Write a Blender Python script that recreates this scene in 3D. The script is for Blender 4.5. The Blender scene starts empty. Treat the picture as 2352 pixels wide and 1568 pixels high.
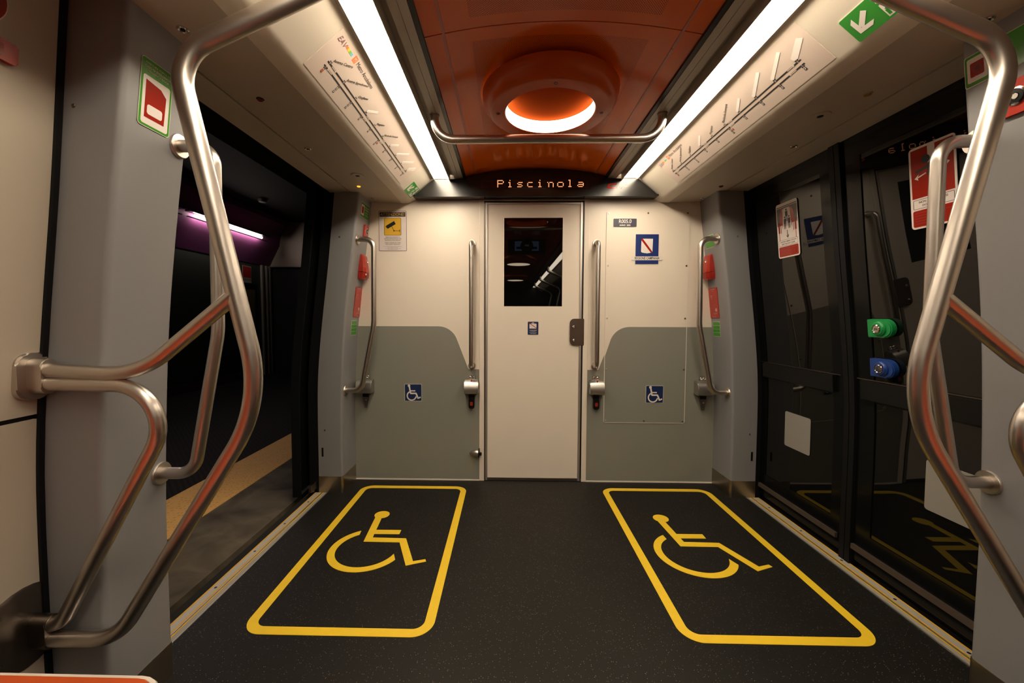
import bpy, bmesh, math
from mathutils import Matrix, Vector
S = bpy.context.scene
COL = S.collection
PI = math.pi

# ------------------------------------------------------------------ camera
CAM = Vector((-.1688, -2.6322, 1.0943))
YAW, PITCH, ROLL = -.0211, -.0507, .0028
FPX, PX, PY = 918.14, 1146.71, 775.15
cf = Vector((math.sin(YAW)*math.cos(PITCH), math.cos(YAW)*math.cos(PITCH), math.sin(PITCH)))
cr = Vector((math.cos(YAW), -math.sin(YAW), 0))
cu = cr.cross(cf)
c_, s_ = math.cos(ROLL), math.sin(ROLL)
cr, cu = c_*cr + s_*cu, -s_*cr + c_*cu
cam = bpy.data.objects.new('camera', bpy.data.cameras.new('camera'))
COL.objects.link(cam)
m = Matrix.Identity(4)
for i in range(3):
    m[i][0], m[i][1], m[i][2], m[i][3] = cr[i], cu[i], -cf[i], CAM[i]
cam.matrix_world = m
cam.data.sensor_width = 36
cam.data.lens = FPX/2352*36
cam.data.shift_x = (1176-PX)/2352
cam.data.shift_y = (PY-784)/2352
cam.data.clip_start = .02
S.camera = cam
S.view_settings.view_transform = 'Standard'
S.view_settings.look = 'None'
S.view_settings.gamma = 1
S.view_settings.exposure = 0
S.view_settings.use_curve_mapping = False
S.cycles.use_denoising = True
S.cycles.max_bounces = 10
S.cycles.sample_clamp_indirect = 6

# ------------------------------------------------------------------ materials
def lin(h):
    v = [int(h[i:i+2], 16)/255 for i in (0, 2, 4)]
    return tuple(x/12.92 if x <= .04045 else ((x+.055)/1.055)**2.4 for x in v) + (1,)
MATS = {}
def mat(name, col, rough=.5, metal=0., noise=0., nscale=40., bump=0., spec=.5, emit=0., coat=0., rvar=.06, aniso=None):
    if name in MATS: return MATS[name]
    c = lin(col) if isinstance(col, str) else tuple(col)+(1,)
    ma = bpy.data.materials.new(name); ma.use_nodes = True
    nt = ma.node_tree; N = nt.nodes; L = nt.links
    b = N['Principled BSDF']
    b.inputs['Metallic'].default_value = metal
    b.inputs['Specular IOR Level'].default_value = spec
    b.inputs['Coat Weight'].default_value = coat
    b.inputs['Coat Roughness'].default_value = .08
    tc = N.new('ShaderNodeTexCoord'); nz = N.new('ShaderNodeTexNoise')
    nz.inputs['Scale'].default_value = nscale; nz.inputs['Detail'].default_value = 3
    if aniso:
        mp = N.new('ShaderNodeMapping'); mp.inputs['Scale'].default_value = aniso
        L.new(tc.outputs['Object'], mp.inputs[0]); L.new(mp.outputs[0], nz.inputs['Vector'])
    else:
        L.new(tc.outputs['Object'], nz.inputs['Vector'])
    mr = N.new('ShaderNodeMapRange')
    mr.inputs['To Min'].default_value = max(0, rough-rvar); mr.inputs['To Max'].default_value = min(1, rough+rvar)
    L.new(nz.outputs['Fac'], mr.inputs['Value']); L.new(mr.outputs[0], b.inputs['Roughness'])
    mx = N.new('ShaderNodeMix'); mx.data_type = 'RGBA'
    d = 1-noise
    mx.inputs['A'].default_value = (c[0]*d, c[1]*d, c[2]*d, 1); mx.inputs['B'].default_value = tuple(min(1, x*(1+noise)) for x in c[:3])+(1,)
    L.new(nz.outputs['Fac'], mx.inputs['Factor']); L.new(mx.outputs['Result'], b.inputs['Base Color'])
    if bump:
        bp = N.new('ShaderNodeBump'); bp.inputs['Strength'].default_value = bump; bp.inputs['Distance'].default_value = .002
        L.new(nz.outputs['Fac'], bp.inputs['Height']); L.new(bp.outputs[0], b.inputs['Normal'])
    if emit:
        b.inputs['Emission Color'].default_value = c; b.inputs['Emission Strength'].default_value = emit
    MATS[name] = ma
    return ma
def lamp_mat(name, col, strength):
    ma = bpy.data.materials.new(name); ma.use_nodes = True
    nt = ma.node_tree; nt.nodes.remove(nt.nodes['Principled BSDF'])
    e = nt.nodes.new('ShaderNodeEmission'); e.inputs[0].default_value = tuple(col)+(1,); e.inputs[1].default_value = strength
    nt.links.new(e.outputs[0], nt.nodes['Material Output'].inputs[0])
    return ma

CREAM = mat('cream_lit', (.82, .735, .635), .36, noise=.02, nscale=8)  # end wall colour raised so the far end looks more brightly lit
CREAMD = mat('cream_shaded', (.50, .44, .36), .42, noise=.03, nscale=6, bump=.02)  # darker cream: shade on the near side walls and soffit put into the colour
GREYP = mat('grey_laminate', (.255, .255, .222), .15, noise=.04, nscale=300, rvar=.03)
PILL = mat('grey_pillar_plastic', (.235, .233, .243), .42, noise=.06, nscale=500, bump=.05)
STEEL = mat('brushed_steel', (.60, .55, .50), .33, 1, noise=.015, nscale=9, rvar=.025)
STEELD = mat('dark_steel', (.22, .19, .165), .34, 1, noise=.1)
ALU = mat('aluminium', (.60, .57, .54), .36, .85, noise=.03)
RAILM = mat('grey_aluminium_rail', (.46, .43, .37), .45, .1, noise=.04)
KICK = mat('steel_kick_plate', (.42, .37, .30), .3, 1, noise=.12, nscale=12)
CHROME = mat('chrome', (.72, .70, .67), .13, 1)
BLACK = mat('black_plastic', (.006, .006, .006), .35, noise=.2, spec=.25)
RUBBER = mat('black_rubber', (.007, .0075, .009), .5, noise=.2, spec=.15)
GLOSS = mat('black_gloss', (.006, .006, .006), .23, rvar=.015, spec=.6)
FRAMEB = mat('black_door_frame', (.004, .0045, .005), .14, rvar=.02, spec=.18)
DGLASS = mat('dark_door_glass', (.003, .003, .003), .015, rvar=.005, spec=.45)
WGLASS = mat('dark_window_glass', (.002, .002, .002), .012, rvar=.004, spec=.75)
YEL = mat('floor_yellow', (.86, .58, .025), .42, noise=.07, nscale=25)
YELD = mat('strip_yellow', (.74, .43, .03), .5, noise=.15)
WHITE = mat('white_print', (.80, .74, .70), .2)
PLATE = mat('sign_white', (.74, .66, .63), .35)
BLANK = mat('frosted_sticker', (.30, .285, .26), .4, noise=.03)
INK = mat('black_print', (.012, .012, .014), .4)
RED = mat('red_print', (.32, .020, .010), .13, rvar=.02)
REDB = mat('red_plastic', (.42, .026, .015), .22, noise=.05)
REDD = mat('dark_red_print', (.26, .015, .010), .32)
GRN = mat('green_print', (.06, .28, .03), .14, rvar=.02)
GRNB = mat('green_plastic', (.012, .29, .075), .33)
BLU = mat('blue_print', (.010, .026, .095), .33)
BLUE_ = mat('emblem_blue', (.012, .030, .16), .33)
BLUB = mat('blue_plastic', (.012, .05, .24), .33)
NAVY = mat('navy_print', (.045, .045, .075), .4)
GOLD = mat('yellow_print', (.72, .42, .04), .3)
MAPG = mat('map_film', (.60, .50, .44), .33, noise=.02, nscale=6)
ORP = mat('orange_print', (.80, .19, .06), .4)
ORSEAT = mat('orange_seat', (.50, .075, .012), .4, noise=.05)
ORLAMP = mat('orange_lamp_housing', (.54, .088, .008), .32, noise=.02, spec=.3)
SEATW = mat('white_seat_shell', (.68, .62, .55), .35)
BLACKOUT = mat('dark_cavity', (.004, .004, .004), .8)

def floor_mat():
    ma = bpy.data.materials.new('speckled_rubber_floor'); ma.use_nodes = True
    nt = ma.node_tree; N = nt.nodes; L = nt.links; b = N['Principled BSDF']
    tc = N.new('ShaderNodeTexCoord')
    v = N.new('ShaderNodeTexVoronoi'); v.inputs['Scale'].default_value = 180
    L.new(tc.outputs['Object'], v.inputs['Vector'])
    dl = N.new('ShaderNodeMath'); dl.operation = 'LESS_THAN'; dl.inputs[1].default_value = .20
    L.new(v.outputs['Distance'], dl.inputs[0])
    sp = N.new('ShaderNodeSeparateColor'); L.new(v.outputs['Color'], sp.inputs[0])
    gt = N.new('ShaderNodeMath'); gt.operation = 'GREATER_THAN'; gt.inputs[1].default_value = .60
    L.new(sp.outputs[0], gt.inputs[0])
    mu = N.new('ShaderNodeMath'); mu.operation = 'MULTIPLY'; L.new(dl.outputs[0], mu.inputs[0]); L.new(gt.outputs[0], mu.inputs[1])
    m2 = N.new('ShaderNodeMath'); m2.operation = 'MULTIPLY'; L.new(mu.outputs[0], m2.inputs[0]); L.new(sp.outputs[1], m2.inputs[1])
    nz = N.new('ShaderNodeTexNoise'); nz.inputs['Scale'].default_value = 3.5; nz.inputs['Detail'].default_value = 6
    L.new(tc.outputs['Object'], nz.inputs['Vector'])
    ra = N.new('ShaderNodeMix'); ra.data_type = 'RGBA'
    ra.inputs['A'].default_value = (.0065, .0062, .0057, 1); ra.inputs['B'].default_value = (.0125, .0112, .0095, 1)
    L.new(nz.outputs['Fac'], ra.inputs['Factor'])
    mx = N.new('ShaderNodeMix'); mx.data_type = 'RGBA'; mx.inputs['B'].default_value = (.30, .26, .19, 1)
    L.new(m2.outputs[0], mx.inputs['Factor']); L.new(ra.outputs['Result'], mx.inputs['A'])
    L.new(mx.outputs['Result'], b.inputs['Base Color'])
    b.inputs['Roughness'].default_value = .48; b.inputs['Specular IOR Level'].default_value = .25
    return ma
FLOORM = floor_mat()

def perf_mat():
    """orange ceiling panels, small holes punched in two zones"""
    ma = bpy.data.materials.new('orange_perforated_ceiling'); ma.use_nodes = True
    nt = ma.node_tree; N = nt.nodes; L = nt.links; b = N['Principled BSDF']
    tc = N.new('ShaderNodeTexCoord')
    def M(op, a, c=None):
        n = N.new('ShaderNodeMath'); n.operation = op
        for k, x in enumerate((a, c)):
            if x is None: continue
            if isinstance(x, (int, float)): n.inputs[k].default_value = x
            else: L.new(x, n.inputs[k])
        return n.outputs[0]
    sx = N.new('ShaderNodeSeparateXYZ'); L.new(tc.outputs['Object'], sx.inputs[0])
    X, Y = sx.outputs[0], sx.outputs[1]
    def lattice(ox):
        fx = M('SUBTRACT', M('FRACT', M('ADD', M('DIVIDE', X, .0074), ox)), .5)
        fy = M('SUBTRACT', M('FRACT', M('ADD', M('DIVIDE', Y, .0074), ox)), .5)
        return M('SQRT', M('ADD', M('MULTIPLY', fx, fx), M('MULTIPLY', fy, fy)))
    hole = M('LESS_THAN', M('MINIMUM', lattice(100.0), lattice(100.5)), .19)
    ax = M('ABSOLUTE', X)
    z1 = M('MULTIPLY', M('LESS_THAN', ax, .29), M('MULTIPLY', M('GREATER_THAN', Y, -1.265), M('LESS_THAN', Y, -.55)))
    z2 = M('MULTIPLY', M('LESS_THAN', ax, .29), M('MULTIPLY', M('GREATER_THAN', Y, -2.2), M('LESS_THAN', Y, -1.37)))
    fac = M('MULTIPLY', hole, M('ADD', z1, z2))
    mx = N.new('ShaderNodeMix'); mx.data_type = 'RGBA'
    mx.inputs['A'].default_value = (.74, .138, .006, 1); mx.inputs['B'].default_value = (.07, .012, .001, 1)
    L.new(fac, mx.inputs['Factor']); L.new(mx.outputs['Result'], b.inputs['Base Color'])
    b.inputs['Roughness'].default_value = .18; b.inputs['Specular IOR Level'].default_value = .26
    return ma
PERF = perf_mat()

def tactile_mat():
    ma = bpy.data.materials.new('yellow_tactile_paving'); ma.use_nodes = True
    nt = ma.node_tree; N = nt.nodes; L = nt.links; b = N['Principled BSDF']
    tc = N.new('ShaderNodeTexCoord')
    nz = N.new('ShaderNodeTexNoise'); nz.inputs['Scale'].default_value = 18; nz.inputs['Detail'].default_value = 5
    L.new(tc.outputs['Object'], nz.inputs['Vector'])
    vr = N.new('ShaderNodeTexVoronoi'); vr.inputs['Scale'].default_value = 38; vr.inputs['Randomness'].default_value = .35
    L.new(tc.outputs['Object'], vr.inputs['Vector'])
    cr2 = N.new('ShaderNodeValToRGB'); cr2.color_ramp.elements[0].position = .18; cr2.color_ramp.elements[1].position = .3
    cr2.color_ramp.elements[0].color = (.80, .40, .08, 1); cr2.color_ramp.elements[1].color = (1, .57, .17, 1)
    L.new(vr.outputs['Distance'], cr2.inputs[0])
    mx = N.new('ShaderNodeMix'); mx.data_type = 'RGBA'; mx.blend_type = 'MULTIPLY'; mx.inputs['Factor'].default_value = .1
    L.new(cr2.outputs[0], mx.inputs['A']); L.new(nz.outputs['Fac'], mx.inputs['B'])
    L.new(mx.outputs['Result'], b.inputs['Base Color']); b.inputs['Roughness'].default_value = .6
    bp = N.new('ShaderNodeBump'); bp.inputs['Strength'].default_value = .4; bp.inputs['Distance'].default_value = .004
    L.new(vr.outputs['Distance'], bp.inputs['Height']); L.new(bp.outputs[0], b.inputs['Normal'])
    return ma
def stone_mat():
    ma = bpy.data.materials.new('stained_platform_stone'); ma.use_nodes = True
    nt = ma.node_tree; N = nt.nodes; L = nt.links; b = N['Principled BSDF']
    tc = N.new('ShaderNodeTexCoord')
    nz = N.new('ShaderNodeTexNoise'); nz.inputs['Scale'].default_value = 5; nz.inputs['Detail'].default_value = 8; nz.inputs['Distortion'].default_value = .6
    L.new(tc.outputs['Object'], nz.inputs['Vector'])
    r = N.new('ShaderNodeValToRGB'); e = r.color_ramp.elements
    e[0].position = .3; e[0].color = (.035, .029, .021, 1); e[1].position = .75; e[1].color = (.17, .14, .10, 1)
    L.new(nz.outputs['Fac'], r.inputs[0]); L.new(r.outputs[0], b.inputs['Base Color'])
    b.inputs['Roughness'].default_value = .55; b.inputs['Specular IOR Level'].default_value = .15
    return ma
def ribbed_mat():
    ma = bpy.data.materials.new('dark_ribbed_platform'); ma.use_nodes = True
    nt = ma.node_tree; N = nt.nodes; L = nt.links; b = N['Principled BSDF']
    tc = N.new('ShaderNodeTexCoord'); w = N.new('ShaderNodeTexWave'); w.inputs['Scale'].default_value = 14; w.bands_direction = 'DIAGONAL'
    L.new(tc.outputs['Object'], w.inputs['Vector'])
    mx = N.new('ShaderNodeMix'); mx.data_type = 'RGBA'; mx.inputs['A'].default_value = (.006, .006, .006, 1); mx.inputs['B'].default_value = (.014, .014, .013, 1)
    L.new(w.outputs['Fac'], mx.inputs['Factor']); L.new(mx.outputs['Result'], b.inputs['Base Color']); b.inputs['Roughness'].default_value = .7; b.inputs['Specular IOR Level'].default_value = .12
    return ma

# ------------------------------------------------------------------ builders
def obj(name, bm, ma, parent=None, smooth=False, M=None):
    me = bpy.data.meshes.new(name)
    bmesh.ops.remove_doubles(bm, verts=bm.verts, dist=1e-6)
    bmesh.ops.recalc_face_normals(bm, faces=bm.faces)
    bm.to_mesh(me); bm.free()
    if smooth:
        for p in me.polygons: p.use_smooth = True
        try: me.set_sharp_from_angle(angle=math.radians(38))
        except Exception: pass
    o = bpy.data.objects.new(name, me); COL.objects.link(o)
    if isinstance(ma, (list, tuple)):
        for x in ma: me.materials.append(x)
    else: me.materials.append(ma)
    if parent: o.parent = parent
    if M is not None: o.matrix_world = M
    return o
def tag(o, label, cat, group=None):
    o['label'] = label; o['category'] = cat
    if group: o['group'] = group
    return o
def struct(name, bm, ma, parent=None, smooth=False):
    o = obj(name, bm, ma, parent, smooth)
    o['kind'] = 'structure'
    return o
def thing(name, label, cat, M=None, group=None):
    o = bpy.data.objects.new(name, None); COL.objects.link(o)
    o.empty_display_size = .05
    if M is not None: o.matrix_world = M if isinstance(M, Matrix) else Matrix.Translation(M)
    return tag(o, label, cat, group)
def dup(root, M, label, group=None):
    r = root.copy(); COL.objects.link(r); r.matrix_world = M; r['label'] = label
    if group: r['group'] = group
    for ch in list(root.children):
        k = ch.copy(); COL.objects.link(k); k.parent = r
        for g in list(ch.children):
            d = g.copy(); COL.objects.link(d); d.parent = k
    return r
NB = bmesh.new
def box(bm, x0, x1, y0, y1, z0, z1, bev=0):
    t = NB()
    v = [t.verts.new((x, y, z)) for x in (x0, x1) for y in (y0, y1) for z in (z0, z1)]
    for f in ((0, 1, 3, 2), (4, 6, 7, 5), (0, 4, 5, 1), (2, 3, 7, 6), (0, 2, 6, 4), (1, 5, 7, 3)):
        t.faces.new([v[i] for i in f])
    if bev: bmesh.ops.bevel(t, geom=t.edges[:], offset=bev, segments=2, profile=.5, affect='EDGES')
    merge(bm, t)
    return bm
def merge(bm, t, M=None):
    if M is not None: bmesh.ops.transform(t, matrix=M, verts=t.verts)
    me = bpy.data.meshes.new('tmp'); t.to_mesh(me); t.free(); bm.from_mesh(me); bpy.data.meshes.remove(me)
def loft(bm, rings, closed=True, caps=True):
    R = [[bm.verts.new(p) for p in r] for r in rings]
    n = len(R[0])
    for a, b in zip(R, R[1:]):
        for i in range(n if closed else n-1):
            j = (i+1) % n
            bm.faces.new((a[i], a[j], b[j], b[i]))
    if caps:
        bm.faces.new(R[0][::-1]); bm.faces.new(R[-1])
    return bm
def prism(bm, poly, n0, n1, bev=0):
    """polygon in local u,v (x,y) extruded n0..n1 along local z"""
    t = NB()
    loft(t, [[(u, v, n0) for u, v in poly], [(u, v, n1) for u, v in poly]])
    if bev:
        bmesh.ops.bevel(t, geom=[e for e in t.edges if all(abs(v.co.z-n1) < 1e-7 for v in e.verts)], offset=bev, segments=2, affect='EDGES')
    merge(bm, t)
    return bm
def rrect(u0, u1, v0, v1, r, seg=5):
    r = min(r, (u1-u0)/2-1e-5, (v1-v0)/2-1e-5)
    if r <= 0: return [(u0, v0), (u1, v0), (u1, v1), (u0, v1)]
    P = []
    for cx, cy, a in ((u1-r, v0+r, -90), (u1-r, v1-r, 0), (u0+r, v1-r, 90), (u0+r, v0+r, 180)):
        for k in range(seg+1):
            t = math.radians(a+90*k/seg); P.append((cx+r*math.cos(t), cy+r*math.sin(t)))
    return P
def ring_rect(bm, u0, u1, v0, v1, w, r, n0, n1):
    a = rrect(u0, u1, v0, v1, r, 14 if r > .03 else 5); b = rrect(u0+w, u1-w, v0+w, v1-w, max(r-w, .0004), 14 if r > .03 else 5)
    lay = [[(u, v, n0) for u, v in a], [(u, v, n1) for u, v in a], [(u, v, n1) for u, v in b], [(u, v, n0) for u, v in b]]
    loft(bm, lay+[lay[0]], caps=False)
    return bm
def circ(cx, cy, r, n=20):
    return [(cx+r*math.cos(2*PI*k/n), cy+r*math.sin(2*PI*k/n)) for k in range(n)]
def arcband(cx, cy, r0, r1, a0, a1, n=24):
    A = [math.radians(a0+(a1-a0)*k/n) for k in range(n+1)]
    return [(cx+r1*math.cos(t), cy+r1*math.sin(t)) for t in A] + [(cx+r0*math.cos(t), cy+r0*math.sin(t)) for t in reversed(A)]
def stroke(p, q, w):
    dx, dy = q[0]-p[0], q[1]-p[1]; l = math.hypot(dx, dy); nx, ny = -dy/l*w/2, dx/l*w/2
    return [(p[0]+nx, p[1]+ny), (p[0]-nx, p[1]-ny), (q[0]-nx, q[1]-ny), (q[0]+nx, q[1]+ny)]
def fillet(pts, rad, seg=10):
    """pts 3D polyline, rad per inner corner"""
    pts = [Vector(p) for p in pts]; out = [pts[0]]
    for i in range(1, len(pts)-1):
        p, a, b = pts[i], (pts[i-1]-pts[i]).normalized(), (pts[i+1]-pts[i]).normalized()
        r = rad[i-1] if isinstance(rad, (list, tuple)) else rad
        ang = a.angle(b)
        if r <= 0 or ang > PI-.01: out.append(p); continue
        d = r/math.tan(ang/2); c = p+(a+b).normalized()*(r/math.sin(ang/2))
        s, e = p+a*d-c, p+b*d-c
        tot = s.angle(e); ax = s.cross(e).normalized()
        for k in range(seg+1):
            out.append(c+Matrix.Rotation(tot*k/seg, 3, ax) @ s)
    out.append(pts[-1])
    return out
def tube(bm, path, ra, rb=None, seg=18, up=None, caps=True):
    """sweep an ellipse: ra in the plane normal to `up`, rb along `up`; ra may be a function of the point"""
    path = [Vector(p) for p in path]; rings = []
    up = Vector(up) if up else None
    prev = None
    for i, p in enumerate(path):
        t = ((path[min(i+1, len(path)-1)]-p).normalized() + (p-path[max(i-1, 0)]).normalized()).normalized()
        if up: n = up
        else:
            n = prev-prev.project(t) if prev else t.orthogonal()
            n.normalize(); prev = n
        bnm = t.cross(n).normalized()
        a = ra(p) if callable(ra) else ra
        b = a if rb is None else rb
        rings.append([p+bnm*(a*math.cos(2*PI*k/seg))+n*(b*math.sin(2*PI*k/seg)) for k in range(seg)])
    return loft(bm, rings, caps=caps)
def lathe(bm, prof, M=None, seg=32, caps=True):
    """profile [(r,h)...] round local z"""
    t = NB()
    loft(t, [[(r*math.cos(2*PI*k/seg), r*math.sin(2*PI*k/seg), h) for k in range(seg)] for r, h in prof], caps=caps)
    merge(bm, t, M)
    return bm
def axis_M(p, n):
    return Matrix.Translation(p) @ Vector(n).to_track_quat('Z', 'Y').to_matrix().to_4x4()
def basis(o, u, v):
    u = Vector(u).normalized(); v = Vector(v).normalized(); n = u.cross(v).normalized(); v = n.cross(u)
    M = Matrix.Identity(4)
    for i in range(3): M[i][0], M[i][1], M[i][2], M[i][3] = u[i], v[i], n[i], o[i]
    return M
def flat(name, polys, ma, parent, h0, h1):
    bm = NB()
    if polys and not isinstance(polys[0][0], (list, tuple)): polys = [polys]
    for p in polys: prism(bm, p, h0, h1)
    return obj(name, bm, ma, parent)
def text_mesh(s, size, ext=.0002, align='CENTER', shear=0., space=1., bold=0.):
    cu_ = bpy.data.curves.new('t', 'FONT'); cu_.body = s; cu_.size = size; cu_.extrude = ext
    cu_.align_x = align; cu_.align_y = 'CENTER'; cu_.shear = shear; cu_.space_character = space; cu_.offset = bold
    cu_.resolution_u = 3
    o = bpy.data.objects.new('t', cu_); COL.objects.link(o)
    bpy.context.view_layer.update()
    me = bpy.data.meshes.new_from_object(o.evaluated_get(bpy.context.evaluated_depsgraph_get()))
    bpy.data.objects.remove(o); bpy.data.curves.remove(cu_)
    return me
def texts(name, items, ma, parent, h):
    """items: (string, u, v, size[, opts]) gathered into ONE lettering mesh lying at height h"""
    bm = NB()
    for it in items:
        s, u, v, size = it[:4]; op = dict(it[4]) if len(it) > 4 else {}
        rot = op.pop('rot', 0); sx = op.pop('sx', 1)
        me = text_mesh(s, size, **op)
        t = NB(); t.from_mesh(me); bpy.data.meshes.remove(me)
        merge(bm, t, Matrix.Translation((u, v, h)) @ Matrix.Rotation(rot, 4, 'Z') @ Matrix.Diagonal((sx, 1, 1, 1)))
    me = bpy.data.meshes.new(name); bm.to_mesh(me); bm.free()
    o = bpy.data.objects.new(name, me); COL.objects.link(o); me.materials.append(ma); o.parent = parent
    return o

# body-side profiles: half width of the car at height z
P_IN = [(0, 1.19), (.5, 1.189), (.763, 1.178), (1.0, 1.163), (1.16, 1.148), (1.39, 1.119), (1.583, 1.091), (1.83, 1.062), (2.1, 1.03)]
P_OUT = [(-.1, 1.327), (.5, 1.326), (.7, 1.322), (.9, 1.306), (1.1, 1.283), (1.403, 1.244), (1.83, 1.2), (2.1, 1.17)]
def pf(T, z):
    if z <= T[0][0]: return T[0][1]
    for (a, x), (b, y) in zip(T, T[1:]):
        if z <= b: return x+(y-x)*(z-a)/(b-a)
    return T[-1][1]
def xin(z): return sum(pf(P_IN, z+d) for d in (-.08, -.04, 0, .04, .08))/5
def xout(z): return sum(pf(P_OUT, z+d) for d in (-.08, -.04, 0, .04, .08))/5
def side_M(side, y, z, prof, off=0.):
    """frame on a body side: u = reading direction, v = up along the curve, n = into the car"""
    dz = .02
    v = Vector((side*(prof(z+dz)-prof(z-dz)), 0, 2*dz))
    return basis((side*(prof(z)+off), y, z), (0, -side, 0), v)
COVE0, COVE1 = (.655, 1.957), (.785, 1.848)
def cove_M(side, y, s):
    l = math.hypot(COVE1[0]-COVE0[0], COVE1[1]-COVE0[1])
    d = ((COVE1[0]-COVE0[0])/l, (COVE1[1]-COVE0[1])/l)
    return basis((side*(COVE0[0]+d[0]*s), y, COVE0[1]+d[1]*s), (0, -side, 0), (-side*d[0], 0, -d[1]))
def curved(bm, side, y0, y1, z0, z1, prof, o0, o1, n=14):
    zs = [z0+(z1-z0)*k/n for k in range(n+1)]
    rings = [[(side*(prof(z)+o0), y0, z), (side*(prof(z)+o0), y1, z), (side*(prof(z)+o1), y1, z), (side*(prof(z)+o1), y0, z)] for z in zs]
    return loft(bm, rings)
YB = -9.0        # the car goes on behind the camera to here
YF, YN, YP = -.218, -1.477, -1.675   # far pillar front, near pillar far edge, near pillar rear edge

# ------------------------------------------------------------------ car shell
bm = NB(); box(bm, -1.288, 1.288, YB, .12, -.04, 0)
struct('floor', bm, FLOORM)
bm = NB()
for x0, x1, z0, z1 in ((-1.4, -.345, 0, 2.12), (.345, 1.4, 0, 2.12), (-.345, .345, 1.872, 2.12)):
    box(bm, x0, x1, 0, .06, z0, z1)
wb = struct('wall_back', bm, CREAM)
def greypoly(x_lo=None):
    cx, cz, r = .5376, 1.034, .13
    a = Vector((1, 0, 0)); b = Vector((-.078, -.202, 0)).normalized()
    p = fillet([(1.195, cz, 0), (cx, cz, 0), (.431, .758, 0)], r, 10)
    P = [(1.2, 0), ] + [(q.x, q.y) for q in p] + [(.429, .752), (.356, .750), (.356, 0)]
    return P
for sgn in (-1, 1):
    bm = NB(); t = NB(); prism(t, [(sgn*u, v) for u, v in greypoly()], 0, .002)
    merge(bm, t, Matrix.Rotation(PI/2, 4, 'X'))
    g = struct('lower_panel', bm, GREYP, wb)
    bm = NB(); box(bm, sgn*.356, sgn*1.195, -.006, 0, 0, .008)
    struct('floor_edge', bm, CREAM, wb)
    bm = NB(); box(bm, sgn*.3235, sgn*.356, -.006, .0, 0, 1.857, .002)
    struct('door_jamb', bm, CREAM, wb)
    bm = NB(); box(bm, sgn*.316, sgn*.3235, -.001, .055, 0, 1.872)
    struct('jamb_seal', bm, BLACK, wb)
bm = NB(); box(bm, -.345, .345, .035, .05, 0, 1.872); struct('door_recess', bm, BLACKOUT, wb)
bm = NB(); box(bm, -.3235, .3235, -.004, .02, 1.848, 1.872); struct('door_head', bm, CREAM, wb)
# side walls behind the pillars, towards and past the camera
for sgn, nm in ((-1, 'wall_left'), (1, 'wall_right')):
    bm = NB(); curved(bm, sgn, YB, YP-.012, .0, .843, xout, .012, .06); curved(bm, sgn, YB, YP-.012, .855, 1.95, xout, .012, .06)
    w = struct(nm, bm, CREAMD)
    bm = NB(); curved(bm, sgn, YB, YP, .0, 1.95, xout, .02, .05); struct('wall_joint', bm, BLACK, w)
    for k, (wa, wb2) in enumerate(((-3.95, -2.25), (-6.0, -4.3), (-8.6, -6.3))):
        bm = NB(); curved(bm, sgn, wa, wb2, .82, 1.72, xout, .006, .02); struct('window_%d' % (k+1), bm, DGLASS, w)
bm = NB(); box(bm, -1.42, 1.42, YB-.06, YB, 0, 2.1); struct('wall_front', bm, BLACK)
# pillars
def pillar(sgn, ya, yb, corner_a, corner_b, zt=1.86):
    """horizontal section: aisle face from ya to yb (ya<yb), rounded where a corner is free"""
    def ring(z, g=0.):
        xi, xo, r = xin(z)-g, xout(z)+.012, .014
        P = [(xo, ya-g*corner_a)]
        if corner_a: P += [(xi+r-r*math.sin(t), ya-g+r-r*math.cos(t)) for t in (0, .4, .8, 1.2, PI/2)]
        else: P += [(xi, ya)]
        if corner_b: P += [(xi+r-r*math.cos(t), yb+g-r+r*math.sin(t)) for t in (0, .4, .8, 1.2, PI/2)]
        else: P += [(xi, yb)]
        P += [(xo, yb+g*corner_b)]
        return [(sgn*x, y, z) for x, y in P]
    n = 30
    bm = NB(); loft(bm, [ring(zt*k/n) for k in range(n+1)])
    p = struct('pillar', bm, PILL, smooth=True)
    bm = NB(); loft(bm, [ring(z, .0018) for z in (0, .03, .06, .088, .105)])
    k = struct('kick_plate', bm, KICK, p, smooth=True)
    return p
PIL = {}
for sgn in (-1, 1):
    PIL[sgn, 0] = pillar(sgn, YF, 0, 1, 0)
    PIL[sgn, 1] = pillar(sgn, YP, YN, 1, 1)
def screw(parent, p, n, r=.005, ma=STEELD, nm='screw'):
    bm = NB(); lathe(bm, [(r, -.001), (r, .001), (r*.8, .0022), (r*.35, .0022), (r*.3, .001)], axis_M(p, n), 12)
    return obj(nm, bm, ma, parent, True)
for sgn in (-1, 1):
    for z, x in ((1.575, 1.185), (.395, 1.295)):
        screw(PIL[sgn, 0], (sgn*x, YF, z), (0, -1, 0)); screw(PIL[sgn, 1], (sgn*(x+.02), YP, z-.08 if z < 1 else z+.02), (0, -1, 0))
    bm = NB(); box(bm, sgn*1.307, sgn*1.318, YF-.0015, YF+.01, .23, .285); obj('slot', bm, BLACK, PIL[sgn, 0])
    bm = NB(); curved(bm, sgn, YP-.013, YP-.001, 0, 1.95, xout, .004, .05); struct('wall_gasket', bm, RUBBER)

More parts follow.
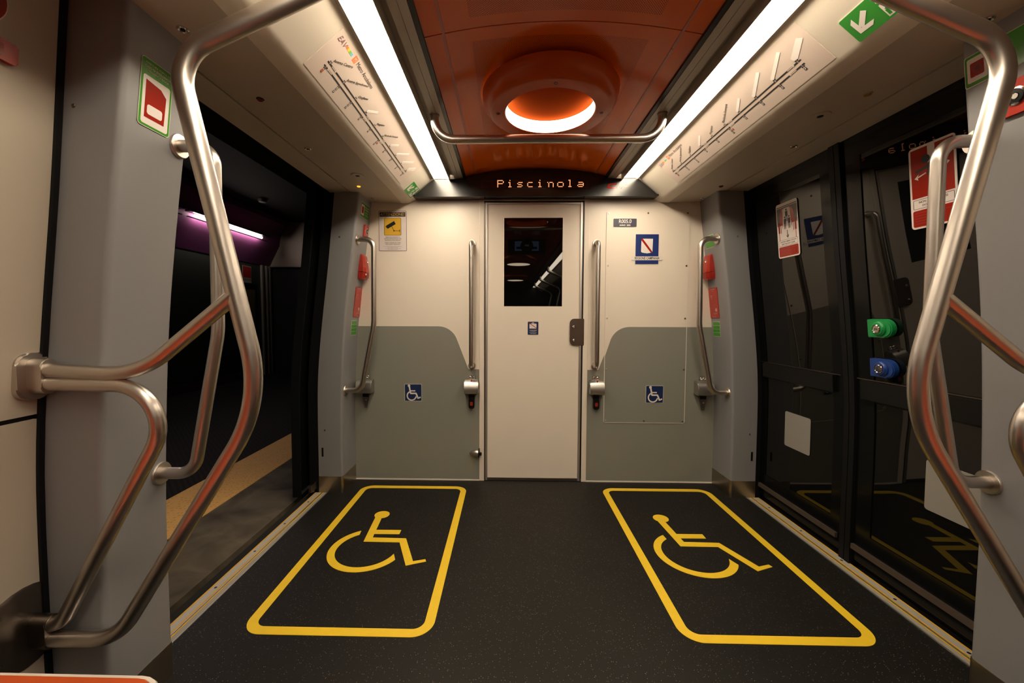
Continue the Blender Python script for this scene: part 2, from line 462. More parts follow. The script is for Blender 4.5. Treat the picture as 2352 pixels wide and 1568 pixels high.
# ------------------------------------------------------------------ ceiling
def zvault(x): return 2.024-.046*(abs(x)/.44)**2
def vault(bm, x0, x1, y0, y1, dz0, dz1, n=16):
    xs = [x0+(x1-x0)*k/n for k in range(n+1)]
    P = [(x, zvault(x)+dz0) for x in xs]+[(x, zvault(x)+dz1) for x in reversed(xs)]
    return loft(bm, [[(x, y0, z) for x, z in P], [(x, y1, z) for x, z in P]])
bm = NB(); vault(bm, -.438, .438, -1.322, 0, 0, .02)
ce = struct('ceiling', bm, PERF, smooth=True)
bm = NB(); vault(bm, -.438, .438, YB, -1.326, 0, .02); struct('rear_panel', bm, PERF, ce, True)
bm = NB(); vault(bm, -.438, .438, -1.327, -1.321, .004, .02); struct('panel_joint', bm, BLACK, ce)
for sgn in (-1, 1):
    bm = NB(); vault(bm, sgn*.372, sgn*.380, YB, -.0, -.0025, .003, 2); struct('ceiling_rib', bm, mat('orange_rib', (.46, .10, .02), .3), ce)
    bm = NB(); box(bm, sgn*.436, sgn*.452, YB, 0, 1.968, 2.03); struct('trim_1', bm, BLACK)
    bm = NB(); box(bm, sgn*.452, sgn*.479, YB, -.03, 1.966, 2.0); box(bm, sgn*.4805, sgn*.508, YB, -.03, 1.966, 2.0)
    struct('trim_2', bm, RAILM)
    bm = NB(); box(bm, sgn*.508, sgn*.645, YB, 0, 1.985, 2.0); struct('light_trough', bm, mat('brown_trough', (.36, .30, .24), .5))
# lining from the light to the door header: cove panel, soffit, header strip
def extr(bm, prof, y0, y1, sgn):
    loft(bm, [[(sgn*x, y0, z) for x, z in prof], [(sgn*x, y1, z) for x, z in prof]])
    return bm
arc = [(.806-.030*math.sin(t)+.0, 1.8625-.034*math.cos(t)) for t in [math.radians(a) for a in (-40, -30, -20, -10, 0)]]
for sgn in (-1, 1):
    lower = [(.6435, 1.985), (.6435, 1.964), (.648, 1.9605), (.655, 1.957), (.785, 1.848), (.796, 1.840), (.808, 1.8345), (.824, 1.832), (.86, 1.8325)]
    upper = [(.86, 1.85), (.80, 1.87), (.66, 1.985)]
    bm = NB(); extr(bm, lower+upper, YB, -.001, sgn); struct('cove_panel', bm, mat('cove_cream_lit', (.74, .675, .575), .42, noise=.02, nscale=6), smooth=True)  # same moulding as the soffit; lighter colour stands in for light on it
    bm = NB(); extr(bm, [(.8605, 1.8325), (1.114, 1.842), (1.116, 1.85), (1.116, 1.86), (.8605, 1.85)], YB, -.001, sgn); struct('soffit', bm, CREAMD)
    bm = NB(); extr(bm, [(1.114, 1.848), (1.124, 1.848), (1.124, 1.86), (1.114, 1.86)], YB, -.001, sgn); struct('soffit_joint', bm, BLACK)
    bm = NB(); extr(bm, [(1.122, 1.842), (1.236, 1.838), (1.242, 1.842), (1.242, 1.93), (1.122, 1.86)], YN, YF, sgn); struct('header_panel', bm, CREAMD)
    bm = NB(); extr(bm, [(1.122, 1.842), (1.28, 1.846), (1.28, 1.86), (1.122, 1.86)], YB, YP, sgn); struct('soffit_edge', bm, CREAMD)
    bm = NB(); box(bm, sgn*1.236, sgn*1.46, YB, .4, 1.885, 2.1); struct('door_lintel', bm, BLACK)
    bm = NB(); box(bm, sgn*.4, sgn*1.5, YB, .4, 2.1, 2.13); struct('roof', bm, BLACK)

# ------------------------------------------------------------------ lights
LC = (1.0, .845, .635)
STRIP = lamp_mat('strip_diffuser', LC, 31)
STRIPB = lamp_mat('strip_diffuser_rear', LC, 10)
RINGE = lamp_mat('ring_diffuser', (1.0, .78, .55), 6)
for sgn in (-1, 1):
    t = thing('strip_light', ('bright white strip light along the ceiling left of the orange panels' if sgn < 0 else 'bright white strip light along the ceiling right of the orange panels'), 'light', (sgn*.582, -1.6, 1.955), 'ceiling strip lights')
    Mi = Matrix.Translation((-sgn*.582, 1.6, -1.955))
    b = NB(); box(b, sgn*.535, sgn*.6345, -2.70, -.085, 1.962, 1.966); bmesh.ops.transform(b, matrix=Mi, verts=b.verts); obj('diffuser', b, STRIP, t)
    b = NB(); box(b, sgn*.535, sgn*.6345, YB+.02, -2.705, 1.962, 1.966); bmesh.ops.transform(b, matrix=Mi, verts=b.verts); obj('diffuser', b, STRIPB, t)
    b = NB(); box(b, sgn*.5325, sgn*.536, YB+.02, -.085, 1.945, 1.985); box(b, sgn*.6335, sgn*.6425, YB+.02, -.085, 1.956, 1.985)
    bmesh.ops.transform(b, matrix=Mi, verts=b.verts); obj('housing', b, RAILM, t)
def half_wall(bm, r0, h0, r1, h1, a0, a1, n=40):
    A = [math.radians(a0+(a1-a0)*k/n) for k in range(n+1)]
    loft(bm, [[(r0*math.cos(t), r0*math.sin(t), h0) for t in A], [(r1*math.cos(t), r1*math.sin(t), h1) for t in A]], closed=False, caps=False)
    return bm
def ring_light(y, label):
    t = thing('ring_light', label, 'light', (0, y, 1.93), 'round ceiling lamps')
    b = NB()
    lathe(b, [(.276, .072), (.274, .055), (.262, .022), (.252, .009), (.243, .002), (.234, 0), (.184, 0), (.181, .003)], seg=72, caps=False); obj('housing', b, ORLAMP, t, True)
    b = NB(); half_wall(b, .181, .003, .1815, .056, -4, 184); obj('diffuser', b, RINGE, t, True)
    b = NB(); half_wall(b, .181, .003, .1815, .056, 184, 356); obj('inner_wall', b, ORLAMP, t, True)
    b = NB(); lathe(b, [(.1812, .058), (.16, .052), (.10, .045), (.04, .043), (.001, .0425)], seg=64); obj('dome', b, mat('orange_lamp_dome', (.42, .072, .014), .9, spec=.0), t, True)
    for k in range(4):
        a = PI/2*k+.0
        b = NB(); lathe(b, [(.0075, .002), (.0075, -.0008), (.005, -.001), (.004, .001)], Matrix.Translation((.211*math.cos(a), .211*math.sin(a), 0)), 14); obj('screw', b, mat('dark_orange_screw', (.06, .014, .006), .4), t, True)
    return t
RL = ring_light(-.945, 'round orange ceiling lamp with a glowing inner ring')
HALF = Matrix.Rotation(PI, 4, 'Z')
dup(RL, Matrix.Translation((0, -3.75, 1.93)) @ HALF, 'round lamp further back, upper glow mirrored in the end door window')
dup(RL, Matrix.Translation((0, -6.5, 1.93)) @ HALF, 'rearmost round lamp, lower small glow mirrored in the end door window')

# ------------------------------------------------------------------ destination display above the end door
def ray(px, py):
    x, y = (px-PX)/FPX, -(py-PY)/FPX
    return cr*x+cu*y+cf
DP = basis((0, -.086, 1.857), (1, 0, 0), (0, -.03, 1))      # front face of the box over the door
def on_disp(px, py):
    d = ray(px, py); n = DP.col[2].to_3d(); o = DP.col[3].to_3d()
    P = CAM+d*((o-CAM).dot(n)/d.dot(n))
    q = DP.inverted() @ P
    return q.x, q.y
t = thing('destination_display', 'black destination display showing Piscinola above the end door', 'display', DP)
topL, topR = on_disp(998, 412), on_disp(1462, 411); ar = [on_disp(px, py) for px, py in ((1068, 404.5), (1085, 402), (1125, 395.5), (1165, 390.5), (1210, 387.6), (1250, 387), (1290, 387.6), (1330, 391.5), (1360, 396), (1391, 403))]
vt = (topL[1]+topR[1])/2
b = NB(); prism(b, [(-.768, -.004), (.768, -.004), (.640, vt), (.45, vt+.004)]+[(u, v) for u, v in reversed(ar)]+[(-.45, vt+.004), (-.640, vt)], -.085, 0, .002)
obj('panel', b, GLOSS, t)
b = NB(); prism(b, rrect(-.766, .766, -.007, .004, .004), -.084, .004); obj('lower_lip', b, GLOSS, t)
u0, v0 = on_disp(1104, 433); u1, v1 = on_disp(1354, 412.5)
flat('screen', rrect(u0-.006, u1+.006, v0-.004, v1+.004, .003), mat('display_screen', (.018, .010, .008), .12), t, 0, .0012)
GL = {'P': "11111.|1....1|1....1|11111.|1.....|1.....|1.....", 'i': "..1...|......|.11...|..1...|..1...|..1...|.111..",
      's': "......|......|.1111.|1.....|.111..|....1.|1111..", 'c': "......|......|.1111.|1.....|1.....|1.....|.1111.",
      'n': "......|......|1.111.|.1...1|.1...1|.1...1|.1...1", 'o': "......|......|.1111.|1....1|1....1|1....1|.1111.",
      'l': ".11...|..1...|..1...|..1...|..1...|..1...|.111..", 'a': "......|......|.1111.|.....1|.11111|1....1|.1111."}
pt = (u1-u0)/98; lit = set()
c0 = round((on_disp(1143, 420)[0]-u0)/pt)
for k, ch in enumerate("Piscinola"):
    for r, row in enumerate(GL[ch].split('|')):
        for q, x in enumerate(row):
            if x == '1': lit.add((c0+k*9+q, r))
pv = (v1-v0)/8
bl, bd = NB(), NB()
for q in range(98):
    for r in range(8):
        cx, cy = u0+(q+.5)*pt, v1-(r+.5)*pv
        tgt, h, e = (bl, pt*.36, .0020) if (q, r) in lit else (bd, pt*.17, .0016)
        v = [tgt.verts.new((cx+a*h, cy+b_*h, e)) for a, b_ in ((-1, -1), (1, -1), (1, 1), (-1, 1))]; tgt.faces.new(v)
o = obj('lettering', bl, lamp_mat('led_lit', (1.0, .36, .15), 1.7), t)
o = obj('unlit_leds', bd, mat('led_off', (.16, .07, .045), .5), t); o['kind'] = 'stuff'
# maker's mark: slanted red letters, the lower strokes running on
lu, lv = on_disp(1395, 437); ru, rv = on_disp(1441, 421)
W_, H_ = ru-lu, rv-lv
def lg(a, b_): return (lu+W_*(a+.12*b_-.06), lv+H_*b_)
cpoly = [[lg(*p) for p in P] for P in (
    [(.08, .98), (.42, .98), (.42, .76), (.14, .76), (.10, .68), (.10, .54), (.14, .46), (.42, .46), (.42, .24), (.08, .24), (-.02, .36), (-.02, .86)],)]
apoly = [[lg(*p) for p in P] for P in (
    [(.34, .0), (.46, .0), (.56, .98), (.66, .98), (.70, .46), (.60, .46), (.585, .62), (.55, .46)], [(.50, .24), (.72, .24), (.72, .38), (.52, .38)],
    [(.60, 0), (.70, 0), (.74, .98), (1.02, .98), (1.02, .80), (.84, .80), (.83, .62), (1.0, .62), (1.0, .44), (.82, .44), (.80, .24), (.70, .24)])]
b = NB()
for P in cpoly+apoly: prism(b, P, 0, .0012)
obj('emblem', b, RED, t)

# ------------------------------------------------------------------ end door
d1 = bpy.data.objects.new('door_1', None); COL.objects.link(d1); d1['kind'] = 'structure'
d1['label'] = 'cream end door with a dark window and a lock plate'; d1['category'] = 'door'
WX0, WX1, WZ0, WZ1 = -.194, .186, 1.167, 1.740
b = NB()
for x0, x1, z0, z1 in ((-.314, WX0, .02, 1.834), (WX1, .310, .02, 1.834), (WX0, WX1, .02, WZ0), (WX0, WX1, WZ1, 1.834)): box(b, x0, x1, .002, .03, z0, z1)
obj('leaf', b, CREAM, d1)
b = NB(); box(b, WX0, WX1, .006, .02, WZ0, WZ1); obj('window', b, WGLASS, d1)
b = NB()
for x0, x1, z0, z1 in ((-.3165, -.302, .004, 1.837), (.299, .3145, .004, 1.837), (-.302, .299, 1.824, 1.837)): box(b, x0, x1, -.006, .03, z0, z1, .002)
obj('edge_frame', b, ALU, d1)
b = NB(); box(b, -.325, .325, -.003, .03, .003, .018); obj('bottom_seal', b, STEELD, d1)
b = NB()
for k in range(24): tube(b, [(-.320, -.005, .02+k*.0755), (-.320, -.005, .02+k*.0755+.073)], .0035, seg=10)
obj('hinge', b, STEELD, d1, True)
b = NB(); t2 = NB(); P = [(.33, .90), (.33, 1.088), (.27, 1.088)]
prism(t2, [(.330, .918), (.327, .913), (.265, .913)]+[(.265-.027*math.sin(a), .940-.027*math.cos(a)) for a in (.3, .7, 1.1, PI/2)]+[(.265-.027*math.cos(a), 1.060+.027*math.sin(a)) for a in (0, .4, .8, 1.2, PI/2)]+[(.327, 1.087), (.330, 1.082)], 0, .006, .0015)
merge(b, t2, Matrix.Translation((0, -.006, 0)) @ Matrix.Rotation(PI/2, 4, 'X'))
lp = obj('lock_plate', b, mat('bronze_plate', (.115, .08, .062), .38, .6), d1)
for z in (1.033, .945):
    b = NB(); lathe(b, [(.0095, 0), (.0085, .005), (.006, .006), (.0045, .003), (.001, .003)], axis_M((.262, -.012, z), (0, -1, 0)), 16); obj('keyhole', b, CHROME, lp, True)

# ------------------------------------------------------------------ flat signs
WALLM = lambda x, z, y=-.0: basis((x, y, z), (1, 0, 0), (0, 0, 1))      # n points into the car (-Y)
def sign(name, label, cat, M, w, h, ma, r=.006, th=.0016, group=None):
    b = NB(); prism(b, rrect(-w/2, w/2, -h/2, h/2, r), 0, th)
    o = obj(name, b, ma); o.matrix_world = M
    return tag(o, label, cat, group)
def wheelchair(s):
    """access symbol in a unit box about the origin, scaled by s"""
    P = [arcband(-.09, -.18, .215, .285, 118, 352, 26), stroke((-.215, .33), (-.145, -.06), .085), stroke((-.19, .10), (.12, .10), .065),
         stroke((-.155, -.045), (.175, -.045), .085), stroke((.155, -.035), (.285, -.345), .085), stroke((.275, -.325), (.42, -.255), .075), circ(-.235, .39, .075, 20)]
    return [[(u*s, v*s) for u, v in p] for p in P]
T = .0016
# camera notice
s = sign('camera_notice', 'ATTENZIONE notice with a camera on yellow, left of the end door', 'sign', WALLM(-.9235, 1.656), .187, .262, PLATE, .008)
b = NB(); ring_rect(b, -.0915, .0915, -.129, .129, .0022, .007, T, T+.0004); obj('border', b, INK, s)
flat('heading_bar', rrect(-.085, .085, .092, .121, .003), INK, s, T, T+.0004)
texts('heading', [('ATTENZIONE!', 0, .106, .0265, dict(sx=.93))], mat('gold_letters', (.62, .42, .12), .3), s, T+.0007)
flat('pictogram_field', rrect(-.055, .055, -.027, .083, .006), GOLD, s, T, T+.0004)
b = NB()
for P in ([(-.046, .028), (-.040, .036), (.010, .064), (.021, .045), (-.032, .014), (-.036, .018)], stroke((-.006, .030), (.009, .002), .003), circ(.009, .001, .0045), stroke((.009, .001), (.042, .001), .003), [(.042, .001), (.048, -.009), (.048, .012)]):
    prism(b, P, T+.0004, T+.0009)
obj('pictogram', b, INK, s)
b = NB(); ring_rect(b, -.0565, .0565, -.0285, .0845, .002, .007, T, T+.0006); obj('field_border', b, INK, s)
texts('small_print', [('AREA SOTTOPOSTA A', 0, -.041, .0095), ('VIDEOSORVEGLIANZA PER', 0, -.051, .0095), ('RAGIONI DI SICUREZZA', 0, -.061, .0095), ('VIDEO SURVEILLED AREA', 0, -.077, .0095), ('FOR SAFETY REASONS', 0, -.087, .0095),
      ('Art. 13 del Codice in materia di protezione dei dati personali', 0, -.101, .0046), ('(D.Lgs. 196/2003, D.Lgs. 101/2018)', 0, -.107, .0046), ('Art. 13 of the code on the protection of personal data', 0, -.114, .0046), ('(D.Lgs. 196/2003, D.Lgs. 101/2018)', 0, -.120, .0046)], INK, s, T+.0003)
# access panel on the right
ap = thing('access_panel', 'screwed access panel, cream above and grey below, right of the end door', 'panel', WALLM(.732, 1.09))
b = NB(); prism(b, rrect(-.266, .266, -.69, .69, .012), 0, .005, .001); obj('panel', b, CREAM, ap)
gp = [(.253, -.676), (.253, -.056)]; q = fillet([(1.0, 1.034, 0), (.5376, 1.034, 0), (.463, .842, 0)], .13, 10)
gp = [(.262, -.686), (.262, -.056)]+[(p.x-.732, p.y-1.09) for p in q[1:]]+[(-.262, -.262), (-.262, -.686)]
gp = [(max(u, -.262), v) for u, v in gp]
flat('grey_film', gp, GREYP, ap, .0045, .0056)
for z in (.676, .34, 0, -.335, -.676):
    for x in ((-.252, 0, .252) if abs(z) > .6 else (-.252, .252)): screw(ap, (x, z, .0056), (0, 0, 1), .0058, STEELD if x >= 0 else ALU)
AP = .0066
s = sign('number_plate', 'dark plate reading R005.0 ANNO 2022 on the cream panel', 'sign', WALLM(.584, 1.705, -AP), .148, .051, NAVY, .004)
texts('lettering', [('R005.0', 0, .0075, .034, dict(sx=.86, bold=.0004)), ('ANNO  2022', 0, -.0165, .0125, dict(bold=.0004))], WHITE, s, T+.0002)
s = sign('region_emblem', 'blue emblem plate with a white shield reading REGIONE CAMPANIA', 'sign', WALLM(.728, 1.5365, -AP), .147, .189, BLUE_, .001)
sh = [(-.037, .066), (.037, .066), (.0345, -.016), (.030, -.022), (.012, -.026), (.004, -.026), (0, -.029), (-.004, -.026), (-.012, -.026), (-.032, -.022), (-.0385, -.016)]
flat('shield', sh, WHITE, s, T, T+.0005)
flat('red_band', [(-.037, .066), (-.028, .066), (.034, -.0165), (.0255, -.0248), (-.0375, .056)], RED, s, T+.0005, T+.0009)
flat('name_strip', [(-.099, -.071), (.099, -.071), (.099, -.047), (-.099, -.047)], WHITE, s, T, T+.0007)
texts('lettering', [('REGIONE CAMPANIA', 0, -.059, .0225, dict(sx=.74, bold=.0004))], INK, s, T+.0009)
# wheelchair stickers
for x, where in ((-.7965, 'on the grey panel left of the end door'), (.797, 'on the grey panel right of the end door')):
    s = sign('wheelchair_sticker', 'square blue wheelchair sticker '+where, 'sign', WALLM(x, .5925, -.0022 if x < 0 else -AP), .115, .115, WHITE, .007)
    flat('blue_field', rrect(-.0555, .0555, -.0555, .0555, .005), BLU, s, T, T+.0004)
    flat('pictogram', wheelchair(.118), WHITE, s, T+.0004, T+.0008)
# no luggage sticker
s = sign('luggage_sticker', 'small blue no-luggage sticker on the cream end door', 'sign', WALLM(-.002, 1.0235, .002), .073, .089, WHITE, .006)
flat('blue_field', rrect(-.035, .035, -.043, .043, .005), BLU, s, T, T+.0004)
flat('suitcase', [rrect(-.024, .022, -.002, .030, .003), arcband(-.001, .030, .0045, .008, 0, 180, 10)], WHITE, s, T+.0004, T+.0008)
flat('red_bar', stroke((-.031, .037), (.028, -.003), .0035), RED, s, T+.0008, T+.0012)
texts('small_print', [('LASCIARE LIBERO', 0, -.0135, .0062), ('IL PASSAGGIO', 0, -.0195, .0062), ('DO NOT BLOCK', 0, -.029, .0062), ('THE PASSAGE', 0, -.035, .0062)], WHITE, s, T+.0006)

# ------------------------------------------------------------------ line maps, exit signs on the cove
UMAP, VMAP = 1.083, .158
def line_map(side, label):
    ys = -.327 if side > 0 else -1.410
    M = cove_M(side, ys if side > 0 else ys, .0)
    # local u along the reading direction from the start edge, v up; v=0 at the cove's top edge
    b = NB(); prism(b, [(0, -.166), (UMAP, -.166), (UMAP, -.009), (0, -.009)], 0, .0009)
    o = obj('line_map', b, MAPG); o.matrix_world = M; tag(o, label, 'map', 'line maps over the doors')
    h = .0009; U = [.067+.1035*k for k in range(10)]
    l1, l2 = -.1015, -.1175
    b = NB()
    for v in (l1, l2):
        prism(b, rrect(U[0]-.012, U[-1]+.012, v-.0025, v+.0025, .0024), h, h+.0004)
    for k, u in enumerate(U):
        for e in (-.0035, .0035):
            prism(b, [(u+e-.0022, l1+.0045), (u+e+.0022, l1+.0045), (u+e+.0022, l1+.0085), (u+e-.0022, l1+.0085)], h, h+.0004)
            prism(b, [(u+e-.0022, l2-.0085), (u+e+.0022, l2-.0085), (u+e+.0022, l2-.0045), (u+e-.0022, l2-.0045)], h, h+.0004)
    obj('route_lines', b, INK, o)
    b = NB()
    for u in U:
        for v in (l1, l2): prism(b, circ(u, v, .0016, 10), h+.0004, h+.0007)
    for u in (U[0]+.028, U[3]+.030, U[5]+.030, U[9]-.035):
        for v, d in ((l1, 1), (l2, -1)):
            prism(b, [(u-.012, v-.0014), (u+.012, v-.0014), (u+.012, v+.0014), (u-.012, v+.0014)], h+.0004, h+.0007)
            prism(b, [(u+d*.012, v+.006), (u+d*.019, v), (u+d*.012, v-.006)], h+.0004, h+.0007)
    obj('stop_marks', b, MAPG, o)
    for k, u in enumerate(U):
        for q in range(2 if k in (1, 2, 5) else (0 if k == 0 else 1)):
            b = NB(); prism(b, rrect(u-.0045, u+.0045, l2-.021-.0125*q, l2-.0115-.0125*q, .001), h, h+.0004); ps = obj('parking_symbol', b, NAVY, o)
            texts('letter', [('P', u, l2-.0165-.0125*q, .009)], WHITE, ps, h+.0006)
    flat('interchange_symbols', [rrect(U[0]-.005, U[0]+.005, l2-.022, l2-.0115, .001), rrect(U[5]+.008, U[5]+.017, l2-.021, l2-.0115, .001)], mat('brick_print', (.40, .10, .05), .4), o, h, h+.0006)
    for k, L_, w in ((3, .062, .0135), (6, .060, .014), (7, .100, .0155), (8, .100, .0155), (9, .066, .026)):
        u, v = U[k]-.006, l1+.0105; a = math.radians(30); dx, dy = math.cos(a)*L_, math.sin(a)*L_
        flat('cover_patch', [(u, v), (u+w*.55, v-w*.1), (u+dx+w*.55, v+dy), (u+dx, v+dy+w*.55), (u-w*.1, v+w*.45)], WHITE, o, h+.0003, h+.0008)
    a = math.radians(28)
    names = [('Aversa Centro', 0), ('Aversa Ippodromo', 1), ('Giugliano', 2), ('Mugnano', 4), ('Piscinola-Scampia', 5)]
    texts('station_names', [(nm, U[k]+.002, l1+.015, .0145, dict(rot=a, align='LEFT', shear=.12)) for nm, k in names]
          + [('Metro Arcobaleno', .146, -.026, .0225, dict(align='LEFT', sx=.86))], mat('grey_print', (.085, .07, .06), .4), o, h+.0005)
    cols = ((.8, .2, .06), (.75, .5, .05), (.15, .42, .06), (.12, .42, .55))
    for k, cc in enumerate(cols):
        flat('rainbow_bar', [(.062+.011*k, -.032), (.073+.011*k, -.032), (.073+.011*k, -.023), (.062+.011*k, -.023)], mat('rainbow_%d' % k, cc, .4), o, h, h+.0004)
    flat('metro_logo', [(.118, -.037), (.139, -.037), (.139, -.015), (.118, -.015)], ORP, o, h, h+.0004)
    texts('logo_letter', [('M', .1285, -.026, .017)], MAPG, o, h+.0006)
    texts('operator_name', [('EAV', .036, -.031, .026, dict(shear=.25))], mat('faded_plum', (.24, .12, .13), .4), o, h+.0005)
    return o
line_map(1, 'metro line map on the sloping panel beside the right strip light')
line_map(-1, 'metro line map on the sloping panel beside the left strip light')
def exit_sign(side, y, label, sc=1.):
    M = cove_M(side, y, .134)
    s = sign('exit_sign', label, 'sign', M, .162, .083, mat('pale_sign_edge', (.62, .66, .50), .4), .006, .0012, 'green exit signs')
    flat('green_field', rrect(-.079, .079, -.0395, .0395, .005), mat('exit_green', (.03, .25, .03), .3), s, .0012, .0016)
    ra = lambda P: [(-.040+.7071*(u+.7071*0+v), -.001+.7071*(v-u)) for u, v in P]
    flat('arrow', [ra(P) for P in (stroke((0, .031), (0, -.012), .0135), [(0, -.030), (-.026, -.006), (-.026, .009), (0, -.014), (.026, .009), (.026, -.006)])], WHITE, s, .0016, .002)
    flat('door', [(.011, -.034), (.068, -.034), (.068, .036), (.011, .036)], WHITE, s, .0016, .0019)
    b = NB()
    for P in (circ(.036, .021, .0055, 14), stroke((.034, .014), (.028, -.006), .010), stroke((.032, .010), (.016, .012), .005), stroke((.016, .012), (.010, .004), .005), stroke((.036, .010), (.048, .002), .005),
              stroke((.028, -.005), (.016, -.014), .0065), stroke((.016, -.014), (.016, -.028), .006), stroke((.029, -.005), (.040, -.016), .0065), stroke((.040, -.016), (.050, -.018), .006)): prism(b, [(.040+(u-.034)*1.22, (v+.002)*1.15) for u, v in P], .0019, .0023)
    obj('running_figure', b, mat('exit_green', (.03, .25, .03), .3), s)
    return s
exit_sign(-1, -.156, 'green exit sign at the far end of the left line map')
exit_sign(1, -1.563, 'green exit sign with a white arrow, nearer than the right line map')

# ------------------------------------------------------------------ floor markings
def floor_marking(cx, label):
    o = thing('floor_marking', label, 'floor marking', (cx, -.714, .0), 'wheelchair bays on the floor')
    b = NB(); ring_rect(b, -.337, .337, -.611, .611, .036, .075, .0, .0012); obj('outline', b, YEL, o)
    # symbol in car axes: feet to the right, head towards the end wall
    L0, cy = (0, 0), 0
    b = NB()
    for P in SYM: prism(b, [(u, v) for u, v in P], .0, .0012)
    obj('symbol', b, YEL, o)
    return o
def fl(px, py):
    d = ray(px, py); P = CAM+d*(-CAM.z/d.z); return P.x, P.y
k_ = lambda x, y: fl(720+x/7.84, 1150+y/7.84)
cxl = -.7635
def loc(P): return [(x-cxl, y+.714) for x, y in P]
outer = [k_(x, y) for x, y in ((863, 540), (620, 625), (420, 750), (228, 1010), (400, 1220), (700, 1285), (1000, 1260), (1473, 1060))]
# wheel: a true circle band (centre and radii measured on the floor), cut at both ends
WC, WR1, WR0 = (-.8292, -.8074), .177, .143
a0 = math.degrees(math.atan2(outer[0][1]-WC[1], outer[0][0]-WC[0])); a1 = math.degrees(math.atan2(outer[-1][1]-WC[1], outer[-1][0]-WC[0]))
i0 = k_(828, 610); i1 = k_(1450, 955)
b0 = math.degrees(math.atan2(i0[1]-WC[1], i0[0]-WC[0])); b1 = math.degrees(math.atan2(i1[1]-WC[1], i1[0]-WC[0]))
a1 += 360; b1 += 360
n = 40
wheel = [(WC[0]+WR1*math.cos(math.radians(a0+(a1-a0)*k/n)), WC[1]+WR1*math.sin(math.radians(a0+(a1-a0)*k/n))) for k in range(n+1)]
wheel += [(WC[0]+WR0*math.cos(math.radians(b1+(b0-b1)*k/n)), WC[1]+WR0*math.sin(math.radians(b1+(b0-b1)*k/n))) for k in range(n+1)]
body = [k_(*p) for p in ((1113, 300), (900, 735), (1550, 748), (1660, 1168), (2028, 1092), (2015, 1052), (1792, 1088), (1668, 677), (1068, 660), (1095, 597), (1545, 600), (1583, 527), (1130, 522), (1225, 318))]
hc = k_(1237, 250); hl = k_(1098, 262); hr = k_(1373, 237); hrad = math.hypot(hr[0]-hl[0], hr[1]-hl[1])/2
SYM = [loc(wheel), loc(body), loc(circ((hl[0]+hr[0])/2, (hl[1]+hr[1])/2, hrad, 28))]
floor_marking(cxl, 'yellow wheelchair bay marking on the dark floor, left side')
floor_marking(cxl+1.5319, 'yellow wheelchair bay marking on the dark floor, right side')

# ------------------------------------------------------------------ thresholds
for sgn in (-1, 1):
    t = thing('threshold_strip', ('ribbed metal and yellow threshold at the open left doorway' if sgn < 0 else 'ribbed metal and yellow threshold at the closed right doors'), 'threshold', (sgn*1.325, (YN+YF)/2, 0), 'door thresholds')
    L_ = (YF-YN)/2
    def bar(nm, a, c, ma, h=.003):
        b = NB(); box(b, sgn*(a-1.325), sgn*(c-1.325), -L_, L_, -.03, h); return obj(nm, b, ma, t)
    bar('inner_edge', 1.288, 1.292, ALU, .003); bar('grey_tread', 1.292, 1.310, mat('grey_tread', (.33, .32, .28), .5), .0025); bar('yellow_strip', 1.310, 1.3155, YELD, .0035)
    bar('groove', 1.3155, 1.3185, BLACK, .001); bar('metal_rib', 1.3185, 1.325, ALU, .003); bar('yellow_strip', 1.325, 1.3305, YELD, .0035)
    pl = bar('metal_plate', 1.3305, 1.356, mat('pale_threshold_metal', (.50, .47, .43), .4, .15), .003); bar('yellow_strip', 1.356, 1.3625, YELD, .0035)
    for k in range(5):
        b = NB(); lathe(b, [(.0055, .0028), (.0055, .0034), (.002, .0032)], Matrix.Translation((sgn*(1.343-1.325), -L_+.13+k*.25, 0)), 14); obj('screw', b, BLACK, t)
    bm = NB(); box(bm, sgn*1.3625, sgn*1.415, YN-.05, YF+.05, -.05, -.012); struct('door_sill', bm, BLACKOUT)

# ------------------------------------------------------------------ right doors (closed) and the left leaf (slid open outside)
def leaf(nm, side, y0, y1, off, ga, gb, mid=True):
    d = bpy.data.objects.new(nm, None); COL.objects.link(d); d['kind'] = 'structure'; d['category'] = 'door'
    b = NB()
    curved(b, side, y0, ga, .03, 1.86, xout, off, off+.035); curved(b, side, gb, y1, .03, 1.86, xout, off, off+.035)
    for z0, z1 in ((.03, .165), (.742, .835), (1.755, 1.86)): curved(b, side, ga, gb, z0, z1, xout, off, off+.035, 5)
    obj('frame', b, FRAMEB, d)
    for z0, z1 in ((.165, .742), (.835, 1.755)):
        b = NB(); curved(b, side, ga, gb, z0, z1, xout, off+.004, off+.012, 16); obj('window', b, DGLASS, d, True)
    return d
OFF = .04
r1 = leaf('door_2', 1, -.812, -.175, OFF, -.745, -.262); r1['label'] = 'closed black glazed door leaf on the right, beside the far pillar'
r2 = leaf('door_3', 1, -1.52, -.872, OFF, -1.515, -.952); r2['label'] = 'closed black glazed door leaf on the right with green and blue buttons'
for d, y0, y1, ym in ((r1, -.79, -.22, -.50), (r2, -1.5, -.875, -1.2)):
    b = NB(); curved(b, 1, y0+.03, y1-.03, .752, .832, xout, OFF-.016, OFF+.004, 4); obj('crossbar', b, BLACK, d)
    b = NB(); curved(b, 1, y0, y1, .078, .100, xout, OFF-.012, OFF+.004, 2); obj('bottom_rail', b, mat('brown_metal_rail', (.20, .155, .125), .35, .7), d)
    b = NB(); curved(b, 1, y0, y1, .834, .838, xout, OFF-.004, OFF+.004, 2); obj('glazing_bead', b, STEELD, d)
b = NB()
for a, c in ((-.840, -.814), (-.870, -.844)): curved(b, 1, a, c, .0, 1.86, xout, OFF-.012, OFF+.03, 16)
obj('centre_seal', b, RUBBER, r2)
b = NB()
for y0 in (-.958, -.262): tube(b, [(xout(z)+OFF-.001, y0, z) for z in [.17+k*.1 for k in range(16)]], .003, seg=8)
b.free()
